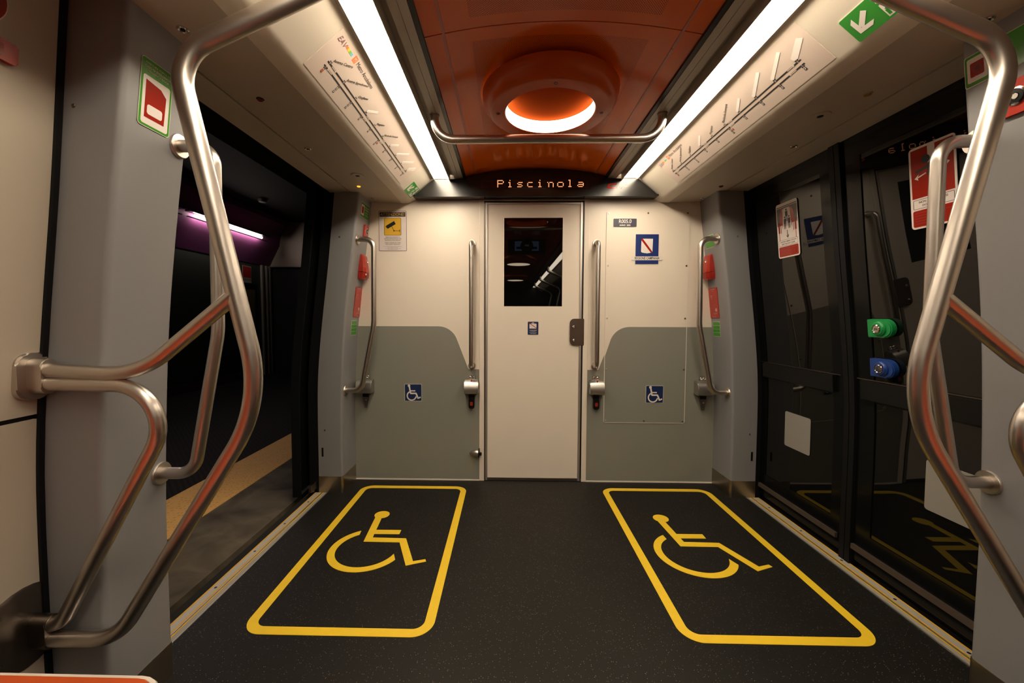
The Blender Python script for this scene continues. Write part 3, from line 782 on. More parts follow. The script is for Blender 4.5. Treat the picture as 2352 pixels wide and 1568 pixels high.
# far and near jambs, both sides
for sgn in (-1, 1):
    for y0, y1 in ((-.212, -.12), (-1.575, -1.481)):
        b = NB(); curved(b, sgn, y0, y1, 0, 1.89, xout, .013, .085 if sgn > 0 else .075); struct('door_jamb', b, RUBBER)
    b = NB(); curved(b, sgn, -.12, .1, 0, 1.9, xout, .013, .09); struct('body_side', b, BLACKOUT)
l1_ = leaf('door_4', -1, -.272, .40, .098, -.20, .33); l1_['label'] = 'open black door leaf slid outside the left doorway'
b = NB(); curved(b, -1, -.286, -.272, 0, 1.87, xout, .094, .142, 16); obj('edge_seal', b, RUBBER, l1_)
b = NB(); box(b, -1.37, -1.35, -.29, -.20, .03, .075, .002); tube(b, [(-1.36, -.25, .02), (-1.36, -.25, .075)], .007, seg=10); obj('guide_arm', b, STEELD, l1_)
# stickers on the right doors
def door_notice(y, w, h, z, label, red_top):
    s = sign('door_notice', label, 'sign', side_M(1, y, z, xout, OFF+.001), w, h, PLATE, .012)
    return s
s = door_notice(-.519, .155, .281, 1.550, 'white door notice with dark figures leaving over an arrow, red lower half', 0)
w, h = .155, .281
flat('grey_field', [(-.072, .028), (.072, .028), (.072, .118), (-.072, .118)], mat('notice_grey', (.12, .10, .10), .4), s, T, T+.0003)
red = [[(-.050, .03), (.050, .03), (.050, .085), (.034, .112), (-.034, .112), (-.050, .085)]]
for x, a, c in ((-.060, -.05, .04), (.060, -.05, .04), (-.046, -.012, .04), (.046, -.012, .04), (-.034, .008, .04), (.034, .008, .04)): red.append(stroke((x, a), (x, c), .0035)); red.append(stroke((x, a+.04), (x, c+.005), .011))
flat('red_figures', red, RED, s, T+.0003, T+.0006)
flat('doorway', [rrect(-.028, .028, .02, .112, .012), [(-.040, -.02), (.040, -.02), (.028, .045), (-.028, .045)]], PLATE, s, T+.0006, T+.0009)
def fig(u, v, k): return [circ(u, v+.0215*k, .0052*k, 12), rrect(u-.0085*k, u+.0085*k, v-.012*k, v+.0145*k, .003), stroke((u-.004*k, v-.01*k), (u-.004*k, v-.038*k), .004*k), stroke((u+.004*k, v-.01*k), (u+.004*k, v-.038*k), .004*k)]
flat('dark_figures', fig(0, .080, 1)+fig(-.014, .043, 1)+fig(.017, .043, 1)+[stroke((0, -.002), (0, -.030), .004), [(0, -.042), (-.011, -.026), (0, -.033), (.011, -.026)]], INK, s, T+.0009, T+.0012)
flat('top_rule', [(-.072, .121), (.072, .121), (.072, .125), (-.072, .125)], INK, s, T, T+.0003)
b = NB(); ring_rect(b, -.070, .070, -.079, -.048, .0012, .004, T, T+.0004); obj('caption_frame', b, INK, s)
texts('caption', [("LASCIARE LIBERA L'USCITA", 0, -.058, .0098), ('KEEP THE EXIT CLEAR', 0, -.070, .0098)], INK, s, T+.0003)
flat('red_field', rrect(-.070, .070, -.134, -.083, .006), RED, s, T, T+.0004)
flat('small_print', [[(-.062, -.090-.008*k), (.012-.006*(k % 2), -.090-.008*k), (.012-.006*(k % 2), -.0925-.008*k), (-.062, -.0925-.008*k)] for k in range(5)], REDD, s, T+.0004, T+.0007)
b = NB(); ring_rect(b, .022, .064, -.128, -.092, .0016, .004, T+.0004, T+.0007); prism(b, stroke((.043, -.128), (.043, -.092), .0016), T+.0004, T+.0007); obj('door_diagram', b, REDD, s)
s = door_notice(-1.222, .150, .281, 1.550, 'red and white door notice with a leaning figure, behind the right grab rail', 1)
flat('red_field', [[(-.068, .133), (-.012, .133), (-.012, -.035), (-.068, -.035)], [(.012, .133), (.068, .133), (.068, -.035), (.012, -.035)], [(-.013, .07), (.013, .07), (.013, -.035), (-.013, -.035)]], RED, s, T, T+.0004)
flat('dark_figure', [circ(-.018, .091, .014, 18), rrect(-.014, .016, .03, .078, .01), stroke((-.008, .066), (-.052, .054), .010), stroke((.010, .070), (.024, .095), .008), stroke((.0, .034), (-.006, -.005), .010), stroke((.008, .034), (.016, -.005), .010)], INK, s, T+.0004, T+.0008)
flat('arrows', [stroke((-.018, .044), (-.045, .036), .004), [(-.057, .034), (-.042, .046), (-.046, .036), (-.044, .026)], stroke((.026, .050), (.045, .056), .004), [(.057, .058), (.042, .066), (.046, .056), (.044, .046)]], WHITE, s, T+.0008, T+.0012)
b = NB(); ring_rect(b, -.066, .066, -.072, -.040, .0014, .004, T, T+.0004); obj('caption_frame', b, INK, s)
texts('caption', [('NON APPOGGIARSI', 0, -.050, .0105), ('DO NOT LEAN', 0, -.062, .0105)], INK, s, T+.0003)
flat('lower_field', rrect(-.068, .068, -.134, -.077, .006), RED, s, T, T+.0004)
flat('small_print', [[(-.060, -.085-.009*k), (.004-.006*(k % 2), -.085-.009*k), (.004-.006*(k % 2), -.088-.009*k), (-.060, -.088-.009*k)] for k in range(5)], REDD, s, T+.0004, T+.0007)
b = NB(); ring_rect(b, .016, .060, -.130, -.090, .0016, .004, T+.0004, T+.0007); prism(b, stroke((.038, -.130), (.038, -.090), .0016), T+.0004, T+.0007); obj('door_diagram', b, REDD, s)
sign('blank_sticker', 'plain pale square sticker low on the far right door leaf', 'sticker', side_M(1, -.508, .489, xout, OFF+.002), .185, .190, BLANK, .010)
sign('blank_sticker', 'plain pale square sticker low on the near right door leaf', 'sticker', side_M(1, -1.253, .489, xout, OFF+.002), .185, .184, BLANK, .010)
def push_button(z, ma, col, label, pict):
    t = thing('door_button', label, 'button', side_M(1, -1.011, z, xout, OFF), 'door push buttons')
    a, h = .0525, .0365
    P = [(-a, -h), (a-h, -h)]+[(a-h+h*math.sin(k*PI/12), -h*math.cos(k*PI/12)) for k in range(1, 12)]+[(a-h, h), (-a, h)]
    b = NB(); prism(b, P, 0, .022, .004); obj('body', b, ma, t)
    b = NB(); lathe(b, [(.030, .021), (.029, .027), (.025, .029), (.023, .033), (.019, .034), (.018, .030)], Matrix.Translation((.002, 0, 0)), 36); obj('collar', b, ma, t, True)
    b = NB(); lathe(b, [(.0175, .028), (.0175, .035), (.015, .037), (.0135, .0355), (.001, .0355)], Matrix.Translation((.002, 0, 0)), 30); k = obj('push_cap', b, CHROME, t, True)
    if pict: flat('pictogram', [[(u+.002, v) for u, v in p] for p in wheelchair(.021)], BLU, k, .0354, .0362)
    else: flat('pictogram', [[(-.005, 0), (0, .005), (0, -.005)], [(.009, 0), (.004, -.005), (.004, .005)]], STEELD, k, .0354, .0362)
push_button(1.056, GRNB, 'green', 'green push button on the near right door leaf', False)
push_button(.896, BLUB, 'blue', 'blue wheelchair push button below the green one', True)

# ------------------------------------------------------------------ rails
def flange(parent, p, n, r=.032, nm='flange', ma=None, th=.009):
    b = NB(); lathe(b, [(r, 0), (r, th*.6), (r*.93, th), (.02, th)], axis_M(p, n), 28); return obj(nm, b, ma or STEEL, parent, True)
def pillar_rail(sgn, y, label):
    t = thing('grab_rail', label, 'grab rail', (sgn*1.09, y, 1.57), 'grab rails on the door pillars')
    o = Vector((sgn*1.09, y, 1.57))
    P = [(sgn*x, y, z) for x, z in ((1.094, 1.572), (.993, 1.570), (.999, 1.05), (1.083, .636), (1.186, .636))]
    b = NB(); tube(b, [Vector(p)-o for p in fillet(P, [.055, .30, .06], 12)], .0165, seg=20); obj('rail', b, STEEL, t, True)
    for z in (1.572, .636):
        nv = Vector((-sgn, 0, 0)); flange(t, Vector((sgn*(xin(z)+.003), y, z))-o, nv, .033)
pillar_rail(-1, -.168, 'bent steel grab rail on the far left pillar')
pillar_rail(1, -.168, 'bent steel grab rail on the far right pillar')
pillar_rail(-1, -1.503, 'bent steel grab rail on the near left pillar, behind the tubular frame')
pillar_rail(1, -1.503, 'bent steel grab rail on the near right pillar, behind the tubular frame')
for sgn in (-1, 1):
    o = Vector((sgn*.404, 0, 1.18))
    t = thing('wall_rail', 'straight vertical steel rail just %s of the end door' % ('left' if sgn < 0 else 'right'), 'grab rail', o, 'rails beside the end door')
    P = [(sgn*.404, y, z) for y, z in ((0, 1.575), (-.062, 1.575), (-.062, .776), (0, .776))]
    b = NB(); tube(b, [Vector(p)-o for p in fillet(P, .036, 10)], .0155, seg=20); obj('rail', b, STEEL, t, True)
    for z in (1.575, .776): flange(t, Vector((sgn*.404, 0, z))-o, (0, -1, 0), .025)
t = thing('overhead_rail', 'horizontal steel rail hung under the orange ceiling', 'grab rail', (0, -.865, 1.97))
P = [(x, 0, z) for x, z in ((-.488, .0), (-.488, -.108), (.488, -.108), (.488, .0))]
b = NB(); tube(b, fillet(P, .085, 14), .018, seg=24); obj('rail', b, STEEL, t, True)
for x in (-.488, .488): flange(t, (x, 0, 0), (0, 0, -1), .021, 'ferrule', STEELD)
FY = -1.705
def wide(p): return .0185+.0055*max(0, min(1, (p.z+1.0943-.75+.0)/.45)) if False else .0185+.0055*max(0, min(1, (p.z-.75)/.45))
def frame(sgn, y, label):
    t = thing('handrail_frame', label, 'handrail', (sgn*1.33, y, 0), 'tubular frames at the seat ends')
    def V(P): return [Vector((sgn*(x-1.33), 0, z)) for x, z in P]
    b = NB(); tube(b, fillet(V([(.49, 1.966), (.50, 1.872), (.930, 1.688), (.748, .894), (1.128, .300), (1.335, .297)]), [.03, .10, .32, .12], 16), wide, .0175, seg=24, up=(0, 1, 0)); obj('main_tube', b, STEEL, t, True)
    b = NB(); tube(b, fillet(V([(1.335, .968), (1.045, .955), (.805, 1.147)]), [.22], 14), .0172, seg=22); obj('upper_brace', b, STEEL, t, True)
    b = NB(); tube(b, fillet(V([(1.335, .934), (.935, .928), (1.266, .337), (1.335, .334)]), [.10, .05], 16), .0172, seg=22); obj('lower_loop', b, STEEL, t, True)
    # upper bracket: oblong collar and wall plate
    b = NB(); t3 = NB()
    prism(t3, rrect(-.0185, .0185, -.042, .042, .018, 8), -.012, .062, .002); merge(b, t3, basis(V([(1.325, .951)])[0], (0, -sgn, 0), (0, 0, 1))); cl = obj('collar', b, STEEL, t, True)
    b = NB(); t3 = NB(); prism(t3, rrect(-.036, .036, -.056, .056, .028, 8), -.016, .019, .004); merge(b, t3, basis(V([(1.318, .951)])[0], (0, -sgn, 0), (0, 0, 1))); obj('wall_plate', b, STEEL, t, True)
    b = NB(); t3 = NB(); prism(t3, rrect(-.0185, .0185, -.042, .042, .018, 8), -.012, .055, .002); merge(b, t3, basis(V([(1.345, .316)])[0], (0, -sgn, 0), (0, 0, 1))); obj('collar', b, STEELD, t, True)
    fp = flange(t, V([(1.341, .338)])[0]+Vector((0, -.018, 0)), (-sgn, 0, 0), .100, 'wall_plate', STEELD, .008)
    for a in (.7, 2.3, 3.9, 5.5): screw(fp, V([(1.341, .338)])[0]+Vector((-sgn*.008, -.018+.078*math.cos(a), .078*math.sin(a))), (-sgn, 0, 0), .006, STEELD)
    return t
F1 = frame(-1, FY, 'tubular steel handrail frame in the left foreground')
F2 = frame(1, FY, 'tubular steel handrail frame in the right foreground')
for k, y in enumerate((-4.1, -5.7, -7.3)):
    dup(F2, Matrix.Translation((1.33, y, 0)), 'tubular handrail frame %s behind the camera, seen mirrored in the door window' % ('nearest', 'midway', 'furthest')[k])

# ------------------------------------------------------------------ wheelchair belt reels
def reel(x, z, w, hook, label):
    t = thing('belt_reel', label, 'belt reel', WALLM(x, z, -.003), 'wheelchair belt reels on the end wall')
    b = NB(); prof = [(0, -.046), (.058, -.046), (.066, -.040), (.070, -.024), (.064, .020), (.046, .040), (.02, .046), (0, .046)]
    t3 = NB(); loft(t3, [[(u, v, n_) for n_, v in prof] for u in (-w/2, -w/2+.004, w/2-.004, w/2)]); merge(b, t3); bmesh.ops.bevel(b, geom=[e for e in b.edges if len(e.link_faces) == 2 and e.calc_face_angle(0) > .9], offset=.005, segments=2, affect='EDGES'); obj('housing', b, mat('reel_metal', (.42, .40, .37), .3, .85), t, True)
    b = NB(); prism(b, rrect(-.024, .024, .044, .072, .013), 0, .006, .001); br = obj('bracket', b, STEEL, t)
    for u in (-.010, .011):
        b = NB(); lathe(b, [(.0085, .006), (.0085, .011), (.006, .013), (.0035, .010)], Matrix.Translation((u, .058, 0)), 12); obj('bolt', b, CHROME, br, True)
    b = NB(); box(b, -.020, .020, -.076, -.044, .020, .024); obj('strap', b, BLACK, t)
    if hook:
        b = NB(); prism(b, [(-.024, -.074), (.024, -.074), (.022, -.088), (.014, -.106), (.012, -.128), (-.012, -.128), (-.014, -.106), (-.022, -.088)], .018, .026, .0015); tn = obj('tongue', b, STEELD, t)
        b = NB(); ring_rect(b, -.0095, .0095, -.148, -.126, .004, .004, .019, .025); obj('latch_loop', b, STEELD, tn)
        screw(tn, (0, -.098, .026), (0, 0, 1), .005, CHROME, 'rivet')
    else:
        b = NB(); prism(b, rrect(-.019, .019, -.146, -.074, .011), .012, .034, .005); bk = obj('buckle', b, BLACK, t)
        b = NB(); prism(b, rrect(-.009, .009, -.125, -.101, .003), .033, .0355, .001); obj('release_button', b, mat('dark_red_button', (.33, .022, .012), .4), bk)
    if not hook:
        b = NB(); prism(b, rrect(-.004, .005, .030, .046, .002), .044, .05); obj('red_tab', b, REDB, t)
reel(-.405, .640, .092, False, 'belt reel with a buckle left of the end door, under the wall rail')
reel(.412, .640, .092, False, 'belt reel with a buckle right of the end door, under the wall rail')
reel(-1.108, .640, .104, True, 'belt reel with a metal tongue beside the far left pillar')
reel(1.105, .640, .106, True, 'belt reel with a metal tongue beside the far right pillar')
t = thing('door_holder', 'small bullet-shaped door holder low on the wall beside the end door', 'door stop', (-.372, -.003, .195))
b = NB(); lathe(b, [(.002, -.048), (.012, -.040), (.019, -.022), (.022, 0), (.022, .012)], Matrix.Translation((0, -.022, 0)) @ Matrix.Rotation(PI/2, 4, 'Y'), 24); obj('body', b, mat('reel_metal', (.42, .40, .37), .3, .85), t, True)
b = NB(); box(b, .012, .020, -.046, .002, -.022, .026, .002); obj('plate', b, BLACK, t)
b = NB(); lathe(b, [(.008, 0), (.011, .004), (.011, .012), (.006, .014)], Matrix.Translation((.02, -.022, -.006)) @ Matrix.Rotation(PI/2, 4, 'Y'), 20); obj('rubber_tip', b, RUBBER, t, True)

# ------------------------------------------------------------------ devices and stickers on the pillars
def pM(sgn, y, z, off=0.): return side_M(sgn, y, z, xin, -.0005)
def green_label(sgn, y, z, w, h, label, rows=4):
    s = sign('instruction_label', label, 'sticker', pM(sgn, y, z), w, h, mat('pale_sign_edge', (.62, .66, .50), .4), .004, .001)
    a, c = w/2-.002, h/2-.002; st = 2*c/rows
    flat('green_panel', [rrect(-a, a, -c+st*k+.0008, -c+st*(k+1)-.0008, .002) for k in range(rows)], GRN, s, .001, .0013)
    return s
for sgn, side in ((-1, 'left'), (1, 'right')):
    green_label(sgn, -.078 if sgn < 0 else -.062, 1.024, .090 if sgn < 0 else .085, .096, 'four-part green label below the red plate on the far %s pillar' % side)
    s = sign('instruction_plate', 'tall red instruction plate below the alarm handle, far %s pillar' % side, 'sign', pM(sgn, -.052, 1.190), .108, .193, REDB, .004, .003)
    b = NB(); ring_rect(b, -.0535, .0535, -.096, .096, .0015, .004, .003, .0034); obj('border', b, REDD, s)
    texts('small_print', [('ISTRUZIONI', 0, .086, .010), ('ALARM', .0, .075, .007), ('TIRARE', -.02, .045, .0075), ('PULL', -.02, .036, .0075), ('SOS', -.02, .026, .0075), ('premere il pulsante', .012, -.066, .006), ('e parlare', .012, -.074, .006), ('PUSH TO TALK', .0, -.088, .006)], mat('pink_print', (.72, .38, .33), .4), s, .0034)
    b = NB(); prism(b, arcband(.024, -.045, .005, .011, 0, 360, 24), .003, .0038); obj('ring_symbol', b, mat('pink_print', (.72, .38, .33), .4), s)
for sgn, side in ((-1, 'left'), (1, 'right')):
    t = thing('emergency_alarm', 'red emergency alarm handle box on the far %s pillar' % side, 'alarm handle', pM(sgn, -.055 if sgn < 0 else -.055, 1.415), 'red alarm handles')
    b = NB()
    ring = lambda z, a, n_: [(-a, z, 0), (a, z, 0), (a, z, n_*.7), (a*.55, z, n_), (-a*.55, z, n_), (-a, z, n_*.7)]
    loft(b, [ring(.078, .036, .014), ring(.070, .040, .022), ring(.0, .046, .040), ring(-.030, .046, .046)]); bd_ = obj('housing', b, REDB, t)
    b = NB(); loft(b, [ring(-.032, .046, .046), ring(-.060, .042, .044), ring(-.078, .036, .036)])
    obj('handle', b, REDB, t)
    b = NB(); prism(b, rrect(-.020, .024, -.066, -.036, .006), .030, .0475); obj('hand_recess', b, REDD, t)
    b = NB(); lathe(b, [(.0095, 0), (.009, .006), (.006, .007), (.004, .004)], Matrix.Translation((.010, .040, .027)), 18); obj('lock', b, CHROME, t, True)
    b = NB(); lathe(b, [(.006, 0), (.0055, .004), (.001, .0045)], Matrix.Translation((-.026, -.044, .044)), 14); obj('seal', b, WHITE, t, True)
# key switch and upper labels
def key_switch(sgn, y, z, w, h, label):
    t = thing('key_switch', label, 'key switch', pM(sgn, y, z))
    b = NB(); prism(b, rrect(-w/2, w/2, -h/2, h/2, .008), 0, .010, .003); obj('plate', b, REDB, t)
    b = NB(); lathe(b, [(.021, .009), (.021, .014), (.017, .015), (.016, .012)], seg=28); lk = obj('lock_ring', b, CHROME, t, True)
    b = NB(); lathe(b, [(.0155, .012), (.0155, .015), (.008, .0155), (.0075, .012)], seg=24); obj('lock_core', b, BLACK, lk, True)
    b = NB(); prism(b, circ(0, 0, .0065), .012, .0165); obj('key_slot', b, CHROME, lk)
key_switch(-1, -.062, 1.640, .068, .078, 'red key switch plate high on the far left pillar')
key_switch(1, -1.600, 1.640, .085, .082, 'red key switch plate on the near right pillar, behind the handrail')
s = sign('door_release_label', 'green label with a red symbol at the top of the far left pillar', 'sticker', pM(-1, -.096, 1.757), .145, .088, mat('pale_sign_edge', (.62, .66, .50), .4), .006, .001)
flat('green_panel', rrect(-.070, .070, -.042, .042, .005), GRN, s, .001, .0014); flat('white_field', rrect(-.066, -.018, -.032, .032, .005), WHITE, s, .0014, .0018)
flat('red_symbol', [rrect(-.056, -.028, -.020, .020, .002)], RED, s, .0018, .0022)
texts('small_print', [('APERTURA PORTA', .026, .024, .009), ('DOOR RELEASE', .026, .010, .009), ('tirare la leva', .026, -.006, .009), ('in emergenza', .026, -.020, .009)], mat('pale_sign_edge', (.62, .66, .50), .4), s, .0017)
green_label(1, -.076, 1.570, .098, .078, 'two-part green label behind the top bend of the far right pillar rail', 2)
s = sign('door_release_label', 'green-edged label with a large red symbol on the near left pillar', 'sticker', pM(-1, -1.587, 1.658), .092, .166, mat('pale_sign_edge', (.62, .66, .50), .4), .008, .001)
flat('green_panel', rrect(-.0445, .0445, -.0815, .0815, .007), GRN, s, .001, .0013); flat('white_field', rrect(-.039, .039, -.076, .042, .006), WHITE, s, .0013, .0016)
flat('red_symbol', [(-.031, -.060), (.027, -.060), (.029, .012), (.012, .026), (-.031, .032)], RED, s, .0016, .0019); flat('handle_symbol', rrect(-.024, .020, -.050, -.026, .006), WHITE, s, .0019, .0022)
texts('small_print', [('APERTURA PORTA IN', 0, .071, .0075), ('CASO DI EMERGENZA', 0, .062, .0075), ('EMERGENCY DOOR', 0, .053, .0075)], mat('pale_sign_edge', (.62, .66, .50), .4), s, .0016)
s = sign('door_release_label', 'green-edged label with a small red square on the near right pillar', 'sticker', pM(1, -1.517, 1.755), .064, .082, mat('pale_sign_edge', (.62, .66, .50), .4), .006, .001)
flat('green_panel', rrect(-.030, .030, -.039, .039, .005), GRN, s, .001, .0013); flat('white_field', rrect(-.025, .020, -.030, .032, .004), WHITE, s, .0013, .0016)
flat('red_symbol', rrect(-.018, .013, -.018, .019, .003), RED, s, .0016, .0019); b = NB(); prism(b, arcband(-.002, .001, .008, .0105, 0, 360, 24), .0019, .0021); obj('ring_symbol', b, REDD, s)
s = sign('green_notice', 'green notice high on the near right pillar, behind the handrail bend', 'sticker', pM(1, -1.612, 1.757), .098, .088, mat('pale_sign_edge', (.62, .66, .50), .4), .006, .001)
flat('green_panel', rrect(-.047, .047, -.042, .042, .005), GRN, s, .001, .0013)
# red fittings on the near left wall
t = thing('alarm_box', 'glossy red box on the cream wall at the upper left edge', 'alarm', side_M(-1, -1.815, 1.648, xout, .0115))
b = NB(); prism(b, rrect(-.046, .046, -.021, .021, .005), 0, .012, .003); obj('cover', b, REDB, t)
b = NB(); prism(b, rrect(-.030, .02, -.012, .012, .003), .0115, .013); obj('lettering_field', b, RED, t)
s = sign('round_sticker', 'round white sticker with a red rim above the glossy red box', 'sticker', side_M(-1, -1.836, 1.742, xout, .0115), .11, .11, PLATE, .054, .001)
b = NB(); prism(b, arcband(0, 0, .046, .053, 0, 360, 40), .001, .0014); obj('red_rim', b, RED, s)

# ------------------------------------------------------------------ small fittings under the soffit
def zs(x): return 1.8325+(1.842-1.8325)*(abs(x)-.8605)/(1.114-.8605)
def on_soffit(px, py):
    d = ray(px, py); P = CAM+d*((1.837-CAM.z)/d.z); return P.x, P.y
def fitting(nm, px, py, label, cat, prof, ma, group=None, lens=None):
    x, y = on_soffit(px, py)
    t = thing(nm, label, cat, Matrix.Translation((x, y, zs(x))) @ Matrix.Rotation(PI, 4, 'X'), group)
    b = NB(); lathe(b, prof, seg=24); obj('body', b, ma, t, True)
    if lens: b = NB(); lathe(b, [(lens[0], prof[-1][1]-.001), (lens[0]*.9, prof[-1][1]+lens[0]*.35), (.001, prof[-1][1]+lens[0]*.5)], seg=20); obj('lens', b, lens[1], t, True)
    return t
lock = [(.014, 0), (.014, .003), (.011, .005), (.0085, .003)]
for px, py, w in ((420, 67, 'chrome soffit lock above the near left pillar'), (707, 342, 'chrome soffit lock over the left doorway'), (855, 455, 'chrome soffit lock next to the far left pillar top'),
                  (1612, 456, 'chrome soffit lock next to the far right pillar top'), (1823, 337, 'chrome soffit lock over the right doors'), (2268, 45, 'chrome soffit lock above the near right pillar')):
    fitting('soffit_lock', px, py, w, 'lock', lock, CHROME, 'chrome soffit locks', (.006, BLACK))
for px, py, w in ((598, 228, 'dark red indicator lens in the left soffit'), (1656, 428, 'dark red indicator lens in the right soffit')):
    fitting('indicator_lamp', px, py, w, 'indicator light', [(.0125, 0), (.0125, .002), (.010, .003)], BLACK, 'soffit indicator lamps', (.009, mat('red_lens', (.20, .012, .008), .2)))
fitting('indicator_lamp', 824, 427, 'lit amber indicator lamp in the left soffit', 'indicator light', [(.014, 0), (.014, .002), (.012, .003)], CREAMD, 'soffit indicator lamps', (.0105, lamp_mat('amber_lens', (1, .45, .04), 1.6)))
fitting('indicator_lamp', 1993, 216, 'unlit amber indicator lamp in the right soffit', 'indicator light', [(.0135, 0), (.0135, .002), (.012, .003)], CREAMD, 'soffit indicator lamps', (.0105, mat('amber_dull', (.30, .20, .04), .3)))
for px, py, w in ((821, 402, 'flush round sensor cover in the left soffit'), (1884, 265, 'flush round sensor cover in the right soffit')):
    fitting('soffit_sensor', px, py, w, 'sensor', [(.033, 0), (.032, .003), (.028, .004), (.012, .0042), (.011, .002)], CREAMD, 'soffit sensors', (.010, BLACK))

# ------------------------------------------------------------------ seats
def seat(sgn, y, label):
    M = Matrix.Translation((sgn*.76, y, 0)) @ Matrix.Diagonal((sgn, 1, 1, 1))
    t = thing('bench_seat', label, 'seat', Matrix.Translation((sgn*.76, y, 0)), 'moulded orange seats')
    def rr(x0, x1, y0, y1, z, r): return [(sgn*a, b_, z) for a, b_ in rrect(x0, x1, y0, y1, r, 6)]
    b = NB(); loft(b, [rr(.06, .46, -.43, -.03, .395, .05), rr(.01, .50, -.455, -.005, .432, .06), rr(.0, .50, -.46, 0, .446, .06), rr(.003, .50, -.457, -.003, .4512, .057), rr(.009, .50, -.451, -.009, .452, .052), rr(.02, .49, -.44, -.02, .438, .05)]); obj('shell', b, SEATW, t, True)
    b = NB(); loft(b, [rr(.008, .49, -.452, -.008, .440, .052), rr(.0105, .485, -.4495, -.0105, .4535, .052), rr(.06, .46, -.40, -.06, .453, .05)]); obj('cushion', b, ORSEAT, t, True)
    b = NB(); loft(b, [rr(.44, .51, -.445, -.015, .445, .03), rr(.45, .515, -.45, -.01, .60, .03), rr(.46, .50, -.44, -.02, .90, .03), rr(.465, .495, -.42, -.04, .93, .012)]); obj('backrest', b, ORSEAT, t, True)
    b = NB(); box(b, sgn*.10, sgn*.50, -.26, -.20, .30, .40, .01); obj('bracket', b, STEELD, t)
    return t
sl = seat(-1, -1.958, 'orange seat with a white rim at the lower left corner')
sr = seat(1, -2.10, 'orange seat on the right side behind the frame, level with the camera')
for k in range(1, 4):
    dup(sl, Matrix.Translation((-.76, -1.958-.475*k, 0)), 'orange left-hand seat number %s behind the corner one' % ('one', 'two', 'three')[k-1])
    dup(sr, Matrix.Translation((.76, -2.10-.475*k, 0)), 'orange right-hand seat %s back along the wall' % ('one place', 'two places', 'three places')[k-1])

# information screen hung from the ceiling just ahead of the camera: seen mirrored in the door window
t = thing('information_screen', 'hanging information screen seen mirrored at the top of the door window', 'screen', basis((.05, -2.07, 1.925), (-1, 0, 0), (0, 0, 1)))
b = NB(); prism(b, rrect(-.22, .22, -.09, .075, .01), -.06, 0, .003); obj('case', b, BLACK, t)
flat('display', [(-.14, -.055), (.14, -.055), (.14, .055), (-.14, .055)], lamp_mat('screen_blue', (.16, .22, .36), .55), t, 0, .001)
flat('roundel', [circ(0, 0, .075, 36), rrect(-.12, .12, -.035, -.008, .004)], BLACK, t, .001, .002)
texts('caption', [('EAV', 0, .006, .028, {}), ], lamp_mat('screen_text', (.6, .65, .75), .5), t, .0023)
b = NB(); box(b, -.02, .02, .07, .11, -.05, -.02); obj('hanger', b, BLACK, t)

# ------------------------------------------------------------------ station outside the open left doorway
ZP = -.03
bm = NB(); box(bm, -1.88, -1.47, -6, 5.3, -.35, ZP); pe = struct('platform_edge', bm, stone_mat())
bm = NB(); box(bm, -2.25, -1.881, -6, 5.3, -.35, ZP+.004); struct('tactile_paving', bm, tactile_mat())
bm = NB(); box(bm, -5.0, -2.251, -6, 8, -.35, ZP); struct('floor_platform', bm, ribbed_mat())
bm = NB(); box(bm, -5.1, -4.9, -6, 5.25, ZP, 2.08); struct('wall_platform', bm, mat('dark_green_wall', (.022, .027, .022), .4))
bm = NB(); box(bm, -4.9, -4.885, -6, 5.25, ZP, .10); struct('baseboard_platform', bm, mat('plum_skirting', (.07, .018, .05), .4))
prof = [(4.885, 2.08), (4.83, 2.2), (4.745, 2.36), (4.682, 2.48), (4.672, 2.58), (4.64, 2.71), (4.5, 2.86), (4.5, 2.95), (5.0, 2.95), (5.0, 2.08)]
bm = NB(); extr(bm, prof, -6, 5.25, -1); struct('cornice', bm, mat('purple_cornice', (.20, .055, .155), .5, spec=.2), smooth=True)
bm = NB(); box(bm, -5, -1.3, -6, 5.3, 2.95, 3.05); struct('ceiling_platform', bm, mat('dark_station_ceiling', (.006, .005, .0045), .8, spec=.1))
bm = NB(); box(bm, -5.1, -1.3, 5.25, 5.4, 2.10, 3.05); struct('wall_end', bm, mat('beige_fascia', (.30, .24, .19), .5))
bm = NB(); box(bm, -5.1, -1.3, 5.32, 5.4, ZP, 2.10); struct('wall_recess', bm, BLACKOUT)
bm = NB(); box(bm, -5.1, -1.3, 5.235, 5.25, 2.075, 2.10); struct('trim_3', bm, mat('fascia_trim', (.25, .20, .16), .4))
for y in (4.98, 5.12, 5.22):
    bm = NB(); box(bm, -4.9, -4.86, y-.022, y+.022, ZP, 2.08); struct('wall_post', bm, mat('grey_post', (.22, .19, .16), .5))
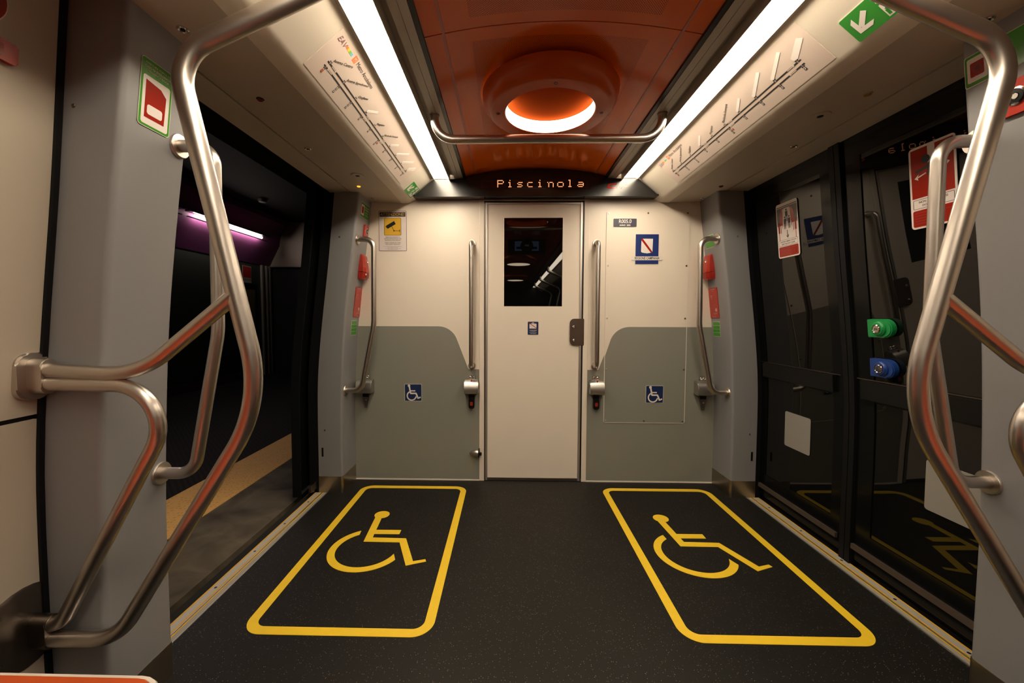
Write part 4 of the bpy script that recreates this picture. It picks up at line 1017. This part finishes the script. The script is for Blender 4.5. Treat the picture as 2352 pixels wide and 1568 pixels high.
t = thing('tube_light', 'long white tube light under the purple station cornice', 'light', (-4.62, 3.8, 2.53))
b = NB(); box(b, -.03, .055, -.9, .95, .024, .05); box(b, -.012, .012, -.9, .95, -.05, -.040); obj('trunking', b, BLACK, t)
tb = t
b = NB(); tube(b, [(0, -.76, -.008), (0, .775, -.008)], .022, seg=16); obj('tube', b, lamp_mat('tube_white', (1, .86, .76), 30), t)
for k in (1, 2): dup(tb, Matrix.Translation((-4.62, 3.8-1.95*k, 2.53)), 'added tube light %s along the station wall, unseen behind the near left pillar' % ('second' if k == 1 else 'third'), 'station tube lights')  # extra lamps out of view, added to brighten the platform
tb['group'] = 'station tube lights'
t = thing('wall_poster', 'dark framed poster on the station wall beyond the doorway', 'poster', basis((-4.9, 4.58, 1.02), (0, 1, 0), (0, 0, 1)))
b = NB(); ring_rect(b, -.22, .22, -.68, .68, .03, .01, 0, .03); obj('frame', b, BLACK, t)
flat('print', [(-.19, -.65), (.19, -.65), (.19, .65), (-.19, .65)], mat('poster_ochre', (.12, .085, .03), .4), t, 0, .008)
s = sign('hydrant_sign', 'small red and white hydrant sign above the framed station poster', 'sign', basis((-4.899, 4.56, 1.86), (0, 1, 0), (0, 0, 1)), .24, .30, mat('dim_sign_plate', (.28, .25, .23), .5), .005, .004)
flat('red_field', [(-.11, -.06), (.11, -.06), (.11, .14), (-.11, .14)], REDD, s, .004, .006); texts('lettering', [('IDRANTE', 0, -.10, .055)], INK, s, .0045)
t = thing('smoke_detector', 'small round detector on the dark station ceiling', 'detector', (-4.05, 3.7, 2.95))
b = NB(); lathe(b, [(.07, 0), (.07, -.02), (.05, -.05), (.03, -.055)], seg=24); obj('body', b, mat('dull_white', (.035, .03, .027), .5), t, True)

# ------------------------------------------------------------------ world: underground, no daylight
w = bpy.data.worlds.new('tunnel'); S.world = w; w.use_nodes = True
w.node_tree.nodes['Background'].inputs[0].default_value = (.010, .009, .008, 1)
w.node_tree.nodes['Background'].inputs[1].default_value = .15
